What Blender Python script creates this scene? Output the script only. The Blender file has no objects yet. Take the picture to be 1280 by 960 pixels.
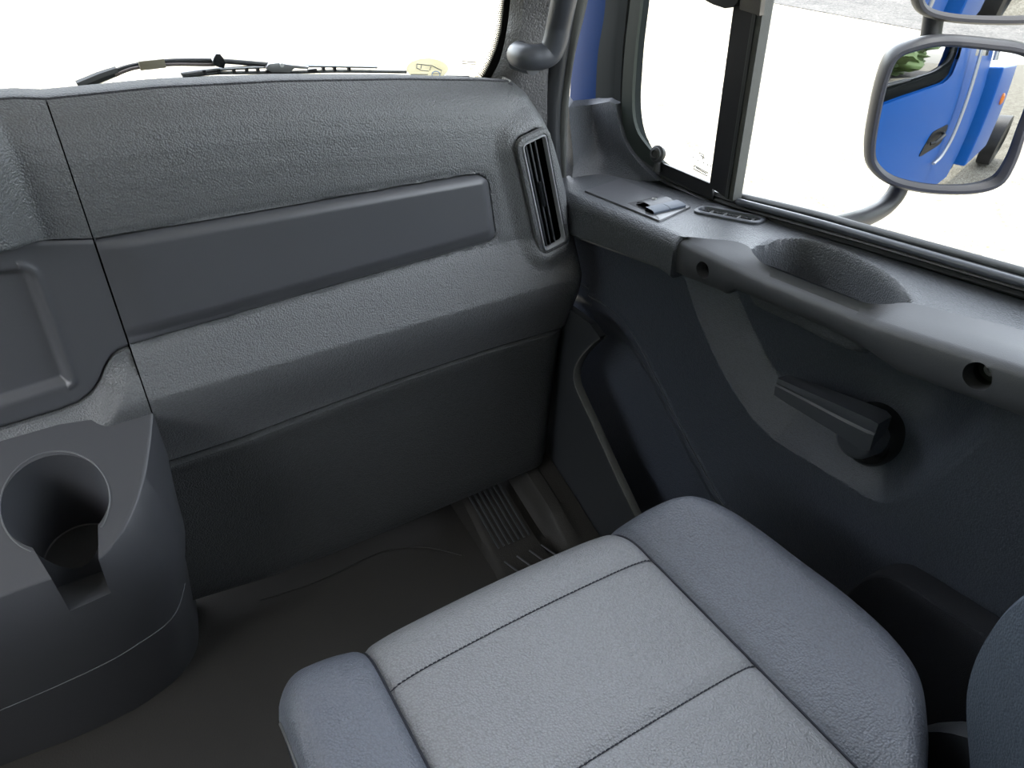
import bpy, bmesh, math, random
import numpy as np
from mathutils import Vector, Matrix, noise
PI = math.pi
random.seed(4)
SC = bpy.context.scene
COL = SC.collection

# ------------------------------------------------------------------ camera
CAM = np.array([0., 0., 1.25]); FPX = 961.0
_t = math.radians(35.0); _a = math.radians(31.0)
FW = np.array([math.sin(_a)*math.cos(_t), math.cos(_a)*math.cos(_t), -math.sin(_t)])
RT = np.array([math.cos(_a), -math.sin(_a), 0.0])
UP = np.cross(RT, FW)
cd = bpy.data.cameras.new('camera'); cam = bpy.data.objects.new('camera', cd); COL.objects.link(cam)
cd.sensor_width = 36.0; cd.lens = FPX/1280*36.0; cd.clip_start = .02; cd.clip_end = 400
cam.matrix_world = Matrix(((RT[0], UP[0], -FW[0], CAM[0]), (RT[1], UP[1], -FW[1], CAM[1]), (RT[2], UP[2], -FW[2], CAM[2]), (0, 0, 0, 1)))
SC.camera = cam

# ------------------------------------------------------------------ light
SC.view_settings.view_transform = 'Standard'; SC.view_settings.look = 'None'
SC.view_settings.gamma = 1.0; SC.view_settings.use_curve_mapping = False
SC.view_settings.exposure = 1.12
world = bpy.data.worlds.new('world'); SC.world = world; world.use_nodes = True
wn = world.node_tree; bg = wn.nodes['Background']
sky = wn.nodes.new('ShaderNodeTexSky'); sky.sky_type = 'NISHITA'; sky.sun_disc = False
sky.sun_elevation = math.radians(52); sky.sun_rotation = math.radians(215); sky.air_density = 1.0; sky.dust_density = 2.0
hz = wn.nodes.new('ShaderNodeHueSaturation'); hz.inputs['Saturation'].default_value = .30      # hazy, pale summer sky
wn.links.new(sky.outputs[0], hz.inputs['Color']); wn.links.new(hz.outputs[0], bg.inputs[0]); bg.inputs[1].default_value = 1.05
sd = bpy.data.lights.new('sun', 'SUN'); sun = bpy.data.objects.new('sun', sd); COL.objects.link(sun)
sd.energy = 6.5; sd.angle = math.radians(1.0); sd.color = (1, .95, .86)
SUNDIR = Vector((-.46, -.50, .95)).normalized()
sun.rotation_euler = SUNDIR.to_track_quat('Z', 'Y').to_euler()

# ------------------------------------------------------------------ helpers
def ray(u, v): return FW + RT*((u-640)/FPX) + UP*((480-v)/FPX)
def hitp(u, v, n, d):
    n = np.array(n, float); q = ray(u, v); t = (d-CAM@n)/(q@n); return CAM+q*t
def AX(u, v, x): return hitp(u, v, (1, 0, 0), x)
def AY(u, v, y): return hitp(u, v, (0, 1, 0), y)
def AZ(u, v, z): return hitp(u, v, (0, 0, 1), z)
def sstep(a, b, x):
    if a == b: return 1.0 if x >= a else 0.0
    t = min(1, max(0, (x-a)/(b-a))); return t*t*(3-2*t)
def lerp(a, b, t): return a+(b-a)*t
def interp(x, pts):
    if x <= pts[0][0]: return pts[0][1]
    for (a, b), (c, d) in zip(pts, pts[1:]):
        if x <= c: return lerp(b, d, (x-a)/(c-a))
    return pts[-1][1]
def crom(P, n, closed=False):
    """resample a smooth curve through the control points"""
    P = [np.array(p, float) for p in P]; m = len(P); out = []
    segs = m if closed else m-1
    for k in range(n):
        s = k/(n if closed else n-1)*segs; i = min(int(s), segs-1); t = s-i
        if closed: a, b, c, d = P[(i-1) % m], P[i % m], P[(i+1) % m], P[(i+2) % m]
        else: a, b, c, d = P[max(i-1, 0)], P[i], P[i+1], P[min(i+2, m-1)]
        out.append(.5*((2*b)+(c-a)*t+(2*a-5*b+4*c-d)*t*t+(3*b-a-3*c+d)*t**3))
    return out
def poly_sdf(px, pz, P):
    """signed distance to a closed 2-D polygon, negative inside"""
    d = 1e9; ins = False; n = len(P); j = n-1
    for i in range(n):
        ax, ay = P[i][0], P[i][1]; bx, by = P[j][0], P[j][1]
        ex, ey = bx-ax, by-ay; wx, wy = px-ax, pz-ay
        L = ex*ex+ey*ey; t = 0 if L == 0 else min(1, max(0, (wx*ex+wy*ey)/L))
        dx, dy = wx-ex*t, wy-ey*t; q = dx*dx+dy*dy
        if q < d: d = q
        if (ay > pz) != (by > pz) and px < (bx-ax)*(pz-ay)/(by-ay)+ax: ins = not ins
        j = i
    d = math.sqrt(d); return -d if ins else d
def round_poly(P, r, seg=6):
    out = []; n = len(P)
    rs = r if isinstance(r, (list, tuple)) else [r]*n
    for i in range(n):
        p = np.array(P[i], float); a = np.array(P[i-1], float)-p; b = np.array(P[(i+1) % n], float)-p
        la, lb = np.linalg.norm(a), np.linalg.norm(b); rr = min(rs[i], la*.49, lb*.49)
        if rr < 1e-6: out.append(p); continue
        s = p+a/la*rr; e = p+b/lb*rr
        for k in range(seg+1):
            t = k/seg; out.append((1-t)**2*s+2*t*(1-t)*p+t*t*e)
    return out
def empty(name, loc, label=None, cat=None, group=None, kind=None):
    o = bpy.data.objects.new(name, None); COL.objects.link(o); o.location = loc; o.empty_display_size = .05
    return tag(o, label, cat, group, kind)
def tag(o, label=None, cat=None, group=None, kind=None):
    if label: o['label'] = label
    if cat: o['category'] = cat
    if group: o['group'] = group
    if kind: o['kind'] = kind
    return o
def mob(name, V, F, mat, parent=None, smooth=True, label=None, angle=40):
    me = bpy.data.meshes.new(name); me.from_pydata([tuple(map(float, v)) for v in V], [], F); me.update()
    return fin(name, me, mat, parent, smooth, label, angle)
def fin(name, me, mat, parent, smooth=True, label=None, angle=40, fix=True):
    if fix:
        bm = bmesh.new(); bm.from_mesh(me); bmesh.ops.recalc_face_normals(bm, faces=bm.faces); bm.to_mesh(me); bm.free()
    if smooth:
        me.polygons.foreach_set('use_smooth', [True]*len(me.polygons))
        me.set_sharp_from_angle(angle=math.radians(angle))
    me.materials.append(mat)
    o = bpy.data.objects.new(name, me); COL.objects.link(o)
    if parent is not None:
        o.parent = parent
        # vertices are in world space: cancel the parent's place
        o.matrix_parent_inverse = Matrix.Translation(-world_loc(parent))
    if label: o['label'] = label
    return o
def world_loc(o):
    # every mesh is built in world coordinates on an unrotated parent
    return o.location.copy() if o.type == 'EMPTY' else Vector((0, 0, 0))
def grid(rows, closed=False, flip=False):
    V = []; F = []; n = len(rows[0])
    for r in rows: V += list(r)
    for i in range(len(rows)-1):
        for j in range(n if closed else n-1):
            a, b = i*n+j, i*n+(j+1) % n; c, d = b+n, a+n
            F.append((a, d, c, b) if flip else (a, b, c, d))
    return V, F
def loft(name, rows, mat, parent=None, closed=False, caps=False, **k):
    V, F = grid(rows, closed)
    if caps:
        n = len(rows[0]); F.append(tuple(range(n))[::-1]); F.append(tuple(range(len(V)-n, len(V))))
    return mob(name, V, F, mat, parent, **k)
def tube_vf(path, rad, seg=12, flat=1.0, upv=None):
    P = [np.array(p, float) for p in path]; n = len(P)
    R = rad if isinstance(rad, (list, tuple)) else [rad]*n
    rows = []; u = None
    for i in range(n):
        t = P[min(i+1, n-1)]-P[max(i-1, 0)]; t = t/np.linalg.norm(t)
        if u is None:
            u = np.array(upv if upv is not None else ((0, 0, 1) if abs(t[2]) < .9 else (1, 0, 0)), float)
        u = u-t*(u@t); u = u/np.linalg.norm(u); w = np.cross(t, u)
        rows.append([P[i]+R[i]*(math.cos(a)*w+math.sin(a)*u*flat) for a in [2*PI*k/seg for k in range(seg)]])
    V, F = grid(rows, True); F.append(tuple(range(seg))[::-1]); F.append(tuple(range(len(V)-seg, len(V))))
    return V, F
def tube(name, path, rad, mat, parent=None, seg=12, flat=1.0, upv=None, **k):
    V, F = tube_vf(path, rad, seg, flat, upv); return mob(name, V, F, mat, parent, **k)
def merge(parts):
    V = []; F = []
    for v, f in parts:
        b = len(V); V += list(v); F += [tuple(i+b for i in q) for q in f]
    return V, F
def box_vf(c, s, ax=None):
    c = np.array(c, float)
    if ax is None: ax = (np.array((1, 0, 0.)), np.array((0, 1., 0)), np.array((0, 0, 1.)))
    V = [c+ax[0]*s[0]*.5*i+ax[1]*s[1]*.5*j+ax[2]*s[2]*.5*k for i in (-1, 1) for j in (-1, 1) for k in (-1, 1)]
    return V, [(0, 1, 3, 2), (4, 6, 7, 5), (0, 4, 5, 1), (2, 3, 7, 6), (0, 2, 6, 4), (1, 5, 7, 3)]
def bevel(o, w, seg=3):
    bm = bmesh.new(); bm.from_mesh(o.data)
    bmesh.ops.recalc_face_normals(bm, faces=bm.faces)
    bmesh.ops.bevel(bm, geom=[e for e in bm.edges if e.is_manifold and e.calc_face_angle() > .4], offset=w, segments=seg, profile=.6, affect='EDGES')
    bm.to_mesh(o.data); bm.free()
    o.data.polygons.foreach_set('use_smooth', [True]*len(o.data.polygons)); o.data.set_sharp_from_angle(angle=math.radians(35))
    return o
def box(name, c, s, mat, parent=None, bv=.003, ax=None, **k):
    V, F = box_vf(c, s, ax); o = mob(name, V, F, mat, parent, **k)
    return bevel(o, bv) if bv else o
def prism_vf(P, h0, h1, fr):
    """closed outline P (2-D) carried to 3-D by fr(a, b, h)"""
    n = len(P); V = [fr(p[0], p[1], h0) for p in P]+[fr(p[0], p[1], h1) for p in P]
    F = [(i, (i+1) % n, n+(i+1) % n, n+i) for i in range(n)]+[tuple(range(n))[::-1], tuple(range(n, 2*n))]
    return V, F
def offset(P, d):
    """inset (d > 0) a closed outline"""
    n = len(P); P = [np.array(p[:2], float) for p in P]; out = []
    A = sum(P[i-1][0]*P[i][1]-P[i][0]*P[i-1][1] for i in range(n)); sg = 1 if A > 0 else -1
    for i in range(n):
        t = P[(i+1) % n]-P[i-1]; L = np.linalg.norm(t)
        t = t/(L if L else 1); out.append(P[i]+np.array((-t[1], t[0]))*d*sg)
    return out
def pad(name, P, rings, fr, mat, parent=None, **k):
    """rings: (inset, height) from the outside in; last ring closed by a face"""
    rows = [[fr(q[0], q[1], h) for q in offset(P, d)] for d, h in rings]
    V, F = grid(rows, True); n = len(P); b = len(V)-n
    c = sum(np.array(v) for v in V[b:])/n; V.append(c)
    F += [(b+i, b+(i+1) % n, len(V)-1) for i in range(n)]
    return mob(name, V, F, mat, parent, **k)
def frame_of(o, x, y, z):
    o, x, y, z = [np.array(v, float) for v in (o, x, y, z)]
    return lambda a, b, h: o+x*a+y*b+z*h
def cut(o, V, F):
    """carve the shape V, F out of o (applied at once, the cutter is removed)"""
    me = bpy.data.meshes.new('cutter'); me.from_pydata([tuple(map(float, v)) for v in V], [], F); me.update()
    bm = bmesh.new(); bm.from_mesh(me); bmesh.ops.recalc_face_normals(bm, faces=bm.faces); bm.to_mesh(me); bm.free()
    c = bpy.data.objects.new('cutter', me); COL.objects.link(c)
    c.matrix_world = Matrix(); m = o.modifiers.new('cut', 'BOOLEAN'); m.operation = 'DIFFERENCE'; m.object = c; m.solver = 'EXACT'
    if o.parent: bpy.context.view_layer.update()
    dg = bpy.context.evaluated_depsgraph_get(); new = bpy.data.meshes.new_from_object(o.evaluated_get(dg))
    o.modifiers.clear(); old = o.data; o.data = new; bpy.data.objects.remove(c); bpy.data.meshes.remove(me)
    new.polygons.foreach_set('use_smooth', [True]*len(new.polygons)); new.set_sharp_from_angle(angle=math.radians(35))
    return o
def disc(c, n, r, seg=32):
    n = np.array(n, float); n /= np.linalg.norm(n); a = np.cross(n, (0, 0, 1) if abs(n[2]) < .9 else (1, 0, 0)); a /= np.linalg.norm(a); b = np.cross(n, a)
    return [np.array(c)+r*(math.cos(t)*a+math.sin(t)*b) for t in [2*PI*k/seg for k in range(seg)]]
def lathe(name, c, n, prof, mat, parent=None, seg=32, **k):
    """prof: (radius, height along n)"""
    n_ = np.array(n, float); n_ /= np.linalg.norm(n_)
    rows = [disc(np.array(c)+n_*h, n_, max(r, 1e-5), seg) for r, h in prof]
    return loft(name, rows, mat, parent, closed=True, caps=True, **k)

# ------------------------------------------------------------------ materials
def mat(name, col, rough=.5, spec=.5, metal=0., bump=0., scale=300., var=.0, kind='noise', coat=0., detail=2.):
    m = bpy.data.materials.new(name); m.use_nodes = True; nt = m.node_tree; b = nt.nodes['Principled BSDF']
    b.inputs['Base Color'].default_value = (*col, 1); b.inputs['Roughness'].default_value = rough
    b.inputs['Specular IOR Level'].default_value = spec; b.inputs['Metallic'].default_value = metal
    b.inputs['Coat Weight'].default_value = coat; b.inputs['Coat Roughness'].default_value = .05
    tc = nt.nodes.new('ShaderNodeTexCoord')
    if bump:
        bp = nt.nodes.new('ShaderNodeBump'); bp.inputs['Distance'].default_value = bump; bp.inputs['Strength'].default_value = 1.0
        if kind == 'leather':
            v = nt.nodes.new('ShaderNodeTexVoronoi'); v.feature = 'F1'; v.inputs['Scale'].default_value = scale
            n = nt.nodes.new('ShaderNodeTexNoise'); n.inputs['Scale'].default_value = scale*.25; n.inputs['Detail'].default_value = 3
            nt.links.new(tc.outputs['Object'], v.inputs['Vector']); nt.links.new(tc.outputs['Object'], n.inputs['Vector'])
            ad = nt.nodes.new('ShaderNodeMath'); ad.operation = 'MULTIPLY_ADD'; ad.inputs[1].default_value = -1.
            nt.links.new(v.outputs['Distance'], ad.inputs[0]); nt.links.new(n.outputs['Fac'], ad.inputs[2]); nt.links.new(ad.outputs[0], bp.inputs['Height'])
        else:
            n = nt.nodes.new('ShaderNodeTexNoise'); n.inputs['Scale'].default_value = scale; n.inputs['Detail'].default_value = detail
            nt.links.new(tc.outputs['Object'], n.inputs['Vector']); nt.links.new(n.outputs['Fac'], bp.inputs['Height'])
        nt.links.new(bp.outputs[0], b.inputs['Normal'])
    if var:
        n2 = nt.nodes.new('ShaderNodeTexNoise'); n2.inputs['Scale'].default_value = 9; n2.inputs['Detail'].default_value = 5
        r0 = r = nt.nodes.new('ShaderNodeMapRange'); r.inputs['To Min'].default_value = 1-var; r.inputs['To Max'].default_value = 1+var
        mx = nt.nodes.new('ShaderNodeVectorMath'); mx.operation = 'SCALE'; mx.inputs[0].default_value = col
        if kind == 'leather' and bump:
            g = nt.nodes.new('ShaderNodeMapRange'); g.inputs['From Max'].default_value = .8; g.inputs['To Min'].default_value = 1.10; g.inputs['To Max'].default_value = .80
            nt.links.new(v.outputs['Distance'], g.inputs['Value']); mm = nt.nodes.new('ShaderNodeMath'); mm.operation = 'MULTIPLY'
            nt.links.new(g.outputs[0], mm.inputs[0]); nt.links.new(r.outputs[0], mm.inputs[1]); r = mm
        nt.links.new(tc.outputs['Object'], n2.inputs['Vector']); nt.links.new(n2.outputs['Fac'], r0.inputs['Value'])
        nt.links.new(r.outputs[0], mx.inputs['Scale']); nt.links.new(mx.outputs[0], b.inputs['Base Color'])
    return m
GR = (.100, .104, .107)
M_dash = mat('grained_dash_plastic', GR, .42, .5, bump=.0008, scale=430, kind='leather', var=.05)
M_door = mat('grained_door_plastic', (.047, .055, .073), .44, .5, bump=.0005, scale=480, kind='leather', var=.05)
M_ledge = mat('grained_ledge_plastic', (.062, .067, .074), .44, .45, bump=.0006, scale=430, kind='leather', var=.05)
M_smooth = mat('smooth_satin_plastic', (.062, .064, .070), .38, .5, bump=.00012, scale=900, var=.04)
M_bar = mat('satin_bar_plastic', (.044, .046, .051), .48, .5, bump=.00015, scale=900, var=.04)
M_dark = mat('dark_plastic', (.022, .024, .027), .5, .5, bump=.0002, scale=500, var=.08)
M_black = mat('black_plastic', (.008, .008, .009), .45, .4)
M_gloss = mat('glossy_black', (.008, .009, .010), .15, .5)
M_matte = mat('matte_black_rubber', (.006, .008, .008), .85, .1)
M_gap = mat('black_gap', (.003, .003, .003), .9, .1)
M_rubber = mat('window_rubber', (.020, .021, .021), .45, .5, bump=.0001, scale=700)
M_seal = mat('grey_weatherstrip', (.075, .078, .074), .7, .3, bump=.0004, scale=700)
M_rim = mat('satin_silver_grey_plastic', (.16, .165, .17), .32, .6)
M_soft = mat('soft_grey_edge', (.085, .088, .092), .45, .4)
M_bezel = mat('bright_vent_bezel', (.42, .43, .45), .28, .6, metal=.4)
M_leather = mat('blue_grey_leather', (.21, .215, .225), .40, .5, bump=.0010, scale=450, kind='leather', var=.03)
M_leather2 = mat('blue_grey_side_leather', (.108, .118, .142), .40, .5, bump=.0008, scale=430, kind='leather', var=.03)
M_thread = mat('dark_thread', (.02, .022, .03), .7, .3)
M_cloth = mat('dark_carpet', (.030, .032, .038), .95, .1, bump=.003, scale=900, var=.15)
M_mat = mat('rubber_floor_mat', (.022, .021, .019), .6, .3, bump=.0005, scale=350, var=.12)
M_pillar = mat('grained_pillar_trim', (.085, .085, .088), .5, .5, bump=.0010, scale=330, kind='leather')
M_handle = mat('grey_handle_plastic', (.050, .055, .066), .42, .5, bump=.00015, scale=700)
M_blue = mat('blue_paint', (.006, .105, .42), .35, .2, coat=.08)
M_metal = mat('worn_metal', (.32, .32, .33), .35, .5, metal=.9)
M_olive = mat('olive_clip', (.16, .14, .10), .5, .5)
M_silver = mat('silver_strip', (.60, .60, .60), .35, .5, metal=.5)
M_white = mat('pale_headliner', (.78, .77, .75), .85, .2)
M_orange = mat('orange_lens', (.8, .22, .03), .25, .6)
M_frame = mat('satin_mirror_housing', (.013, .013, .015), .42, .28, bump=.0002, scale=500)
def glass_mat(name, tint, refl=.05):
    m = bpy.data.materials.new(name); m.use_nodes = True; nt = m.node_tree; nt.nodes.clear()
    out = nt.nodes.new('ShaderNodeOutputMaterial'); mx = nt.nodes.new('ShaderNodeMixShader'); tr = nt.nodes.new('ShaderNodeBsdfTransparent'); gl = nt.nodes.new('ShaderNodeBsdfGlossy')
    fr = nt.nodes.new('ShaderNodeFresnel'); fr.inputs['IOR'].default_value = 1.4
    tr.inputs[0].default_value = (*tint, 1); gl.inputs['Roughness'].default_value = .01
    nt.links.new(fr.outputs[0], mx.inputs[0]); nt.links.new(tr.outputs[0], mx.inputs[1]); nt.links.new(gl.outputs[0], mx.inputs[2]); nt.links.new(mx.outputs[0], out.inputs[0])
    return m
M_glass = glass_mat('clear_glass', (.95, .97, .95))
M_tint = mat('dark_exterior_glass', (.006, .012, .010), .03, .6)
def mirror_mat():
    m = bpy.data.materials.new('mirror_glass'); m.use_nodes = True; b = m.node_tree.nodes['Principled BSDF']
    b.inputs['Base Color'].default_value = (.30, .31, .32, 1); b.inputs['Metallic'].default_value = 1; b.inputs['Roughness'].default_value = .015
    return m
M_mirror = mirror_mat()
def ground_mat(name, c0, c1, scale):
    m = bpy.data.materials.new(name); m.use_nodes = True; nt = m.node_tree; b = nt.nodes['Principled BSDF']
    b.inputs['Roughness'].default_value = .9; b.inputs['Specular IOR Level'].default_value = .2
    tc = nt.nodes.new('ShaderNodeTexCoord'); v = nt.nodes.new('ShaderNodeTexVoronoi'); v.inputs['Scale'].default_value = scale
    n = nt.nodes.new('ShaderNodeTexNoise'); n.inputs['Scale'].default_value = scale*.08; n.inputs['Detail'].default_value = 6
    r = nt.nodes.new('ShaderNodeValToRGB'); r.color_ramp.elements[0].position = .25; r.color_ramp.elements[0].color = (*c0, 1); r.color_ramp.elements[1].position = .7; r.color_ramp.elements[1].color = (*c1, 1)
    a = nt.nodes.new('ShaderNodeMath'); a.operation = 'MULTIPLY_ADD'; a.inputs[1].default_value = .45
    bw = nt.nodes.new('ShaderNodeRGBToBW'); nt.links.new(v.outputs['Color'], bw.inputs[0])
    s = nt.nodes.new('ShaderNodeMath'); s.operation = 'MULTIPLY'; s.inputs[1].default_value = .55
    nt.links.new(tc.outputs['Object'], v.inputs['Vector']); nt.links.new(tc.outputs['Object'], n.inputs['Vector'])
    nt.links.new(n.outputs['Fac'], s.inputs[0]); nt.links.new(bw.outputs[0], a.inputs[0]); nt.links.new(s.outputs[0], a.inputs[2]); nt.links.new(a.outputs[0], r.inputs[0])
    nt.links.new(r.outputs[0], b.inputs['Base Color'])
    bp = nt.nodes.new('ShaderNodeBump'); bp.inputs['Distance'].default_value = .01; nt.links.new(v.outputs['Distance'], bp.inputs['Height']); nt.links.new(bp.outputs[0], b.inputs['Normal'])
    return m
M_gravel = ground_mat('pale_gravel', (.085, .074, .050), (.26, .243, .205), 45)
M_grey = ground_mat('grey_ground', (.03, .03, .03), (.075, .072, .07), 30)
def leaf_mat():
    m = mat('hedge_leaves', (.05, .09, .02), .7, .3); return m
M_leaf = leaf_mat()

# ------------------------------------------------------------------ ground and far things
GZ = -1.05
gv = []
tag(mob('ground', [(-60, -60, GZ), (60, -60, GZ), (60, 90, GZ), (-60, 90, GZ)], [(0, 1, 2, 3)], M_gravel, smooth=False), 'pale sunlit gravel yard outside the windows', kind='structure')
# the grey strip of ground seen at the top of the side window
p, q = AZ(965, 4, GZ), AZ(1280, 62, GZ); dr = (q-p)/np.linalg.norm(q-p); nr = np.array((-dr[1], dr[0], 0)); nr = nr if nr[0] > 0 else -nr
rv = [p-dr*1, p+dr*40, p+dr*40+nr*5, p-dr*1+nr*5]
tag(mob('grey_strip', [(v[0], v[1], GZ+h) for h in (-.02, .012) for v in rv], [(0, 3, 2, 1), (4, 5, 6, 7), (0, 1, 5, 4), (1, 2, 6, 5), (2, 3, 7, 6), (3, 0, 4, 7)], M_grey, smooth=False), 'grey strip of ground beyond the gravel yard', kind='structure')
def hedge(name, cx, cy, w, d, h, label, nleaf=1):
    bm = bmesh.new(); bmesh.ops.create_icosphere(bm, subdivisions=5, radius=1)
    for v in bm.verts:
        p = v.co.copy(); k = 1+.28*noise.noise(p*2.3+Vector((cx, cy, 0)))+.16*noise.noise(p*7+Vector((cy, 0, cx)))+.10*noise.noise(p*19)
        v.co = Vector((p.x*w*k, p.y*d*k, p.z*h*.5*k))+Vector((cx, cy, GZ+h*.46))
    me = bpy.data.meshes.new(name); bm.to_mesh(me); bm.free()
    return tag(fin(name, me, M_leaf, None), label, 'bush')
hedge('bush', 16, -16, 5, 9, 6, 'broad green bush far behind the truck, reflected at the edge of the lower mirror')
hedge('bush', -15, 6, 4, 14, 9, 'tall green bush added on the driver side as a dark backdrop in the mirror')  # added to darken the view through the door window in the mirror
hedge('bush', 26, 4, 4, 14, 8, 'tall green bush line beyond the grey strip, right of the truck')

# ------------------------------------------------------------------ cab shell
FLOOR = .10
tag(mob('floor', *box_vf((-.3, .15, FLOOR-.03), (2.36, 2.3, .06)), M_mat, smooth=False), 'dark rubber cab floor', kind='structure')
tag(bevel(mob('ceiling', *box_vf((-.3, .22, 1.80), (2.3, 1.9, .05)), M_white, smooth=False), .01), 'pale cab roof lining', kind='structure')
tag(mob('wall_rear', *box_vf((-.3, -.74, .8), (2.3, .04, 2.0)), M_dark, smooth=False), 'dark rear cab wall', kind='structure')
WL = empty('wall_left', (-1.43, .2, 0), 'driver side wall of the cab with an open window space', kind='structure')
mob('panel', *box_vf((-1.43, .25, .45), (.05, 1.95, .75)), M_dark, WL, smooth=False)
mob('panel', *box_vf((-1.43, -.5, 1.3), (.05, .46, .95)), M_white, WL, smooth=False)
mob('panel', *box_vf((-1.43, 1.12, 1.3), (.05, .12, .95)), M_dark, WL, smooth=False)

# ------------------------------------------------------------------ dashboard
XC = .010                                                  # seam between centre and passenger side
TOP = [(-.5, 1.025), (-.2, 1.025), (-.019, 1.017), (.01, 1.012), (.133, 1.009), (.279, .998), (.447, .980), (.575, .963), (.645, .951), (.665, .944)]
SEAM = [(.0, .510), (.116, .511), (.244, .520), (.384, .529), (.536, .532), (.704, .527)]
BOT = [(-.022, .209), (.107, .191), (.225, .186), (.353, .187), (.526, .191), (.698, .195)]
EDGE = [(.19, .705), (.5, .722), (.524, .725), (.612, .735), (.69, .732), (.78, .717), (.864, .689), (.936, .659), (.958, .636)]
def ztop(x): return interp(x, TOP)
def yprof(x, z):
    """front face of the dash between the groove at the top and the seam of the lower panel"""
    d = ztop(x)-z
    y = interp(d, [(0, 1.050), (.006, 1.042), (.014, 1.032), (.025, 1.022), (.04, 1.013), (.06, 1.006), (.09, 1.001), (.12, .999)])
    if z < .72: y = min(y, 9)-.036*min(1, (.72-z)/.080) if z > .64 else y-.036+.034*sstep(0, 1, (.64-z)/.15)*1.0
    return y
S_TL, S_TR, S_BR, S_BL = (-.02, .8605), (.5585, .8445), (.573, .7235), (-.02, .703)
STRIP = round_poly([S_BL, S_BR, S_TR, (XC, .8600), (XC, .7055)][1:3]+[(XC, .8600), (XC, .7055)], [.022, .030, 0, 0], 8)
VC = np.array((.6485, .7952)); VU = np.array((-.0505, .2035)); VU /= np.linalg.norm(VU); VV = np.array((VU[1], -VU[0]))
VH, VW = .2085, .0610
def vloc(x, z):
    d = np.array((x, z))-VC; return d@VV, d@VU
def rbox_sdf(a, b, w, h, r):
    qx, qy = abs(a)-w/2+r, abs(b)-h/2+r
    return math.hypot(max(qx, 0), max(qy, 0))+min(max(qx, qy), 0)-r
def dash_y(x, z):
    y = yprof(x, z)
    s = poly_sdf(x, z, STRIP) if .66 < z < .90 else 1
    y += .010*(1-sstep(-.0035, .0005, s))
    if s > 0: y -= 0.0015*(1-sstep(.001, .012, s))*-1
    a, b = vloc(x, z); v = rbox_sdf(a, b, VW, VH, .018)
    y -= .013*(1-sstep(.0, .030, v))                       # raised boss round the vent
    y += .006*(1-sstep(-.006, -.001, v))*1.0
    if v < -.006: y += .055
    return y
def xr(z): return interp(z, EDGE)
NC, NR = 250, 170
rows = []
for i in range(NR):
    s = i/(NR-1); row = []
    for j in range(NC):
        t = j/(NC-1); x = lerp(XC, .70, t)
        for _ in range(4):
            zs = interp(x, SEAM)+.001; z = lerp(zs, ztop(x), s); x = lerp(XC+.0008, xr(z), t)
        e = xr(z)-x; y = dash_y(x, z); R = .03
        if e < R: y += R-math.sqrt(max(0, R*R-(R-e)**2))
        row.append((x, y, z))
    e0 = row[-1]; row += [(e0[0]+.001, e0[1]+.02, e0[2]), (e0[0]+.001, e0[1]+.02+.08*sstep(.93, .86, e0[2]), e0[2]-.004)]
    rows.append(row)
first = [(p[0], p[1]+.006, p[2]-.003) for p in rows[0]]; last = [(p[0], 1.4, p[2]-.05) for p in rows[0]]
last_top = [(p[0], p[1]+.004, p[2]-.006) for p in rows[-1]]
dash = empty('dashboard', (.2, 1.05, FLOOR), 'grey grained passenger dashboard with a tall air vent and a smooth inset strip', 'dashboard')
loft('dash_face', [last, first]+rows+[last_top], M_dash, dash)
mob('dash_backing', *box_vf((.01, 1.066, .94), (.10, .010, .128)), M_gap, dash, smooth=False)
# top shelf between the groove and the windscreen
sh0, sh1, sh2, sh3 = [], [], [], []
for j in range(81):
    x = lerp(-.55, .628, j/80); z = ztop(x)
    yo = interp(x, [(-.5, 1.105), (0, 1.10), (.3, 1.095), (.6, 1.07), (.665, 1.064)])
    if x > .6: z -= 0
    sh0.append((x, 1.0535, z-.007)); sh1.append((x, 1.0545, z+.0015)); sh2.append((x, 1.060, z+.0025)); sh3.append((x, yo, z+.0015))
loft('top_shelf', [sh0, sh1, sh2, sh3, [(p[0], p[1]+.012, p[2]-.03) for p in sh3]], mat('grained_shelf', (.050, .051, .056), .65, .25, bump=.0010, scale=380, kind='leather', var=.04), dash)
tube('top_groove', [(lerp(-.55, .632, j/80), 1.0515, ztop(lerp(-.55, .632, j/80))-.0035) for j in range(81)], .0022, mat('dark_groove', (.012, .012, .018), .6), dash, seg=8)
# lower knee panel
rows = []
prof = [(0, 1.02, -.003), (0, .991, -.003), (.0, .986, -.0045), (.01, .985, -.010), (.05, .986, 0), (.12, .989, 0), (.3, .994, 0), (.55, .998, 0), (.8, 1.0, 0), (.96, 1.0, 0), (.99, 1.004, 0), (1.0, 1.012, 0), (1.0, 1.06, 0)]
for s, y, dz in prof:
    row = []
    for j in range(60):
        t = j/59; x = lerp(lerp(.010, -.022, s), lerp(.722, .700, s), t); z = lerp(interp(x, SEAM), interp(x, BOT), s)+dz
        row.append((x, y+.03*sstep(.94, 1, t)**2, z))
    rows.append(row)
M_knee = mat('grained_knee_panel', (.048, .051, .052), .48, .4, bump=.0009, scale=420, kind='leather', var=.05)
loft('knee_panel', rows, M_knee, dash, label='dark lower knee panel')
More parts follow.
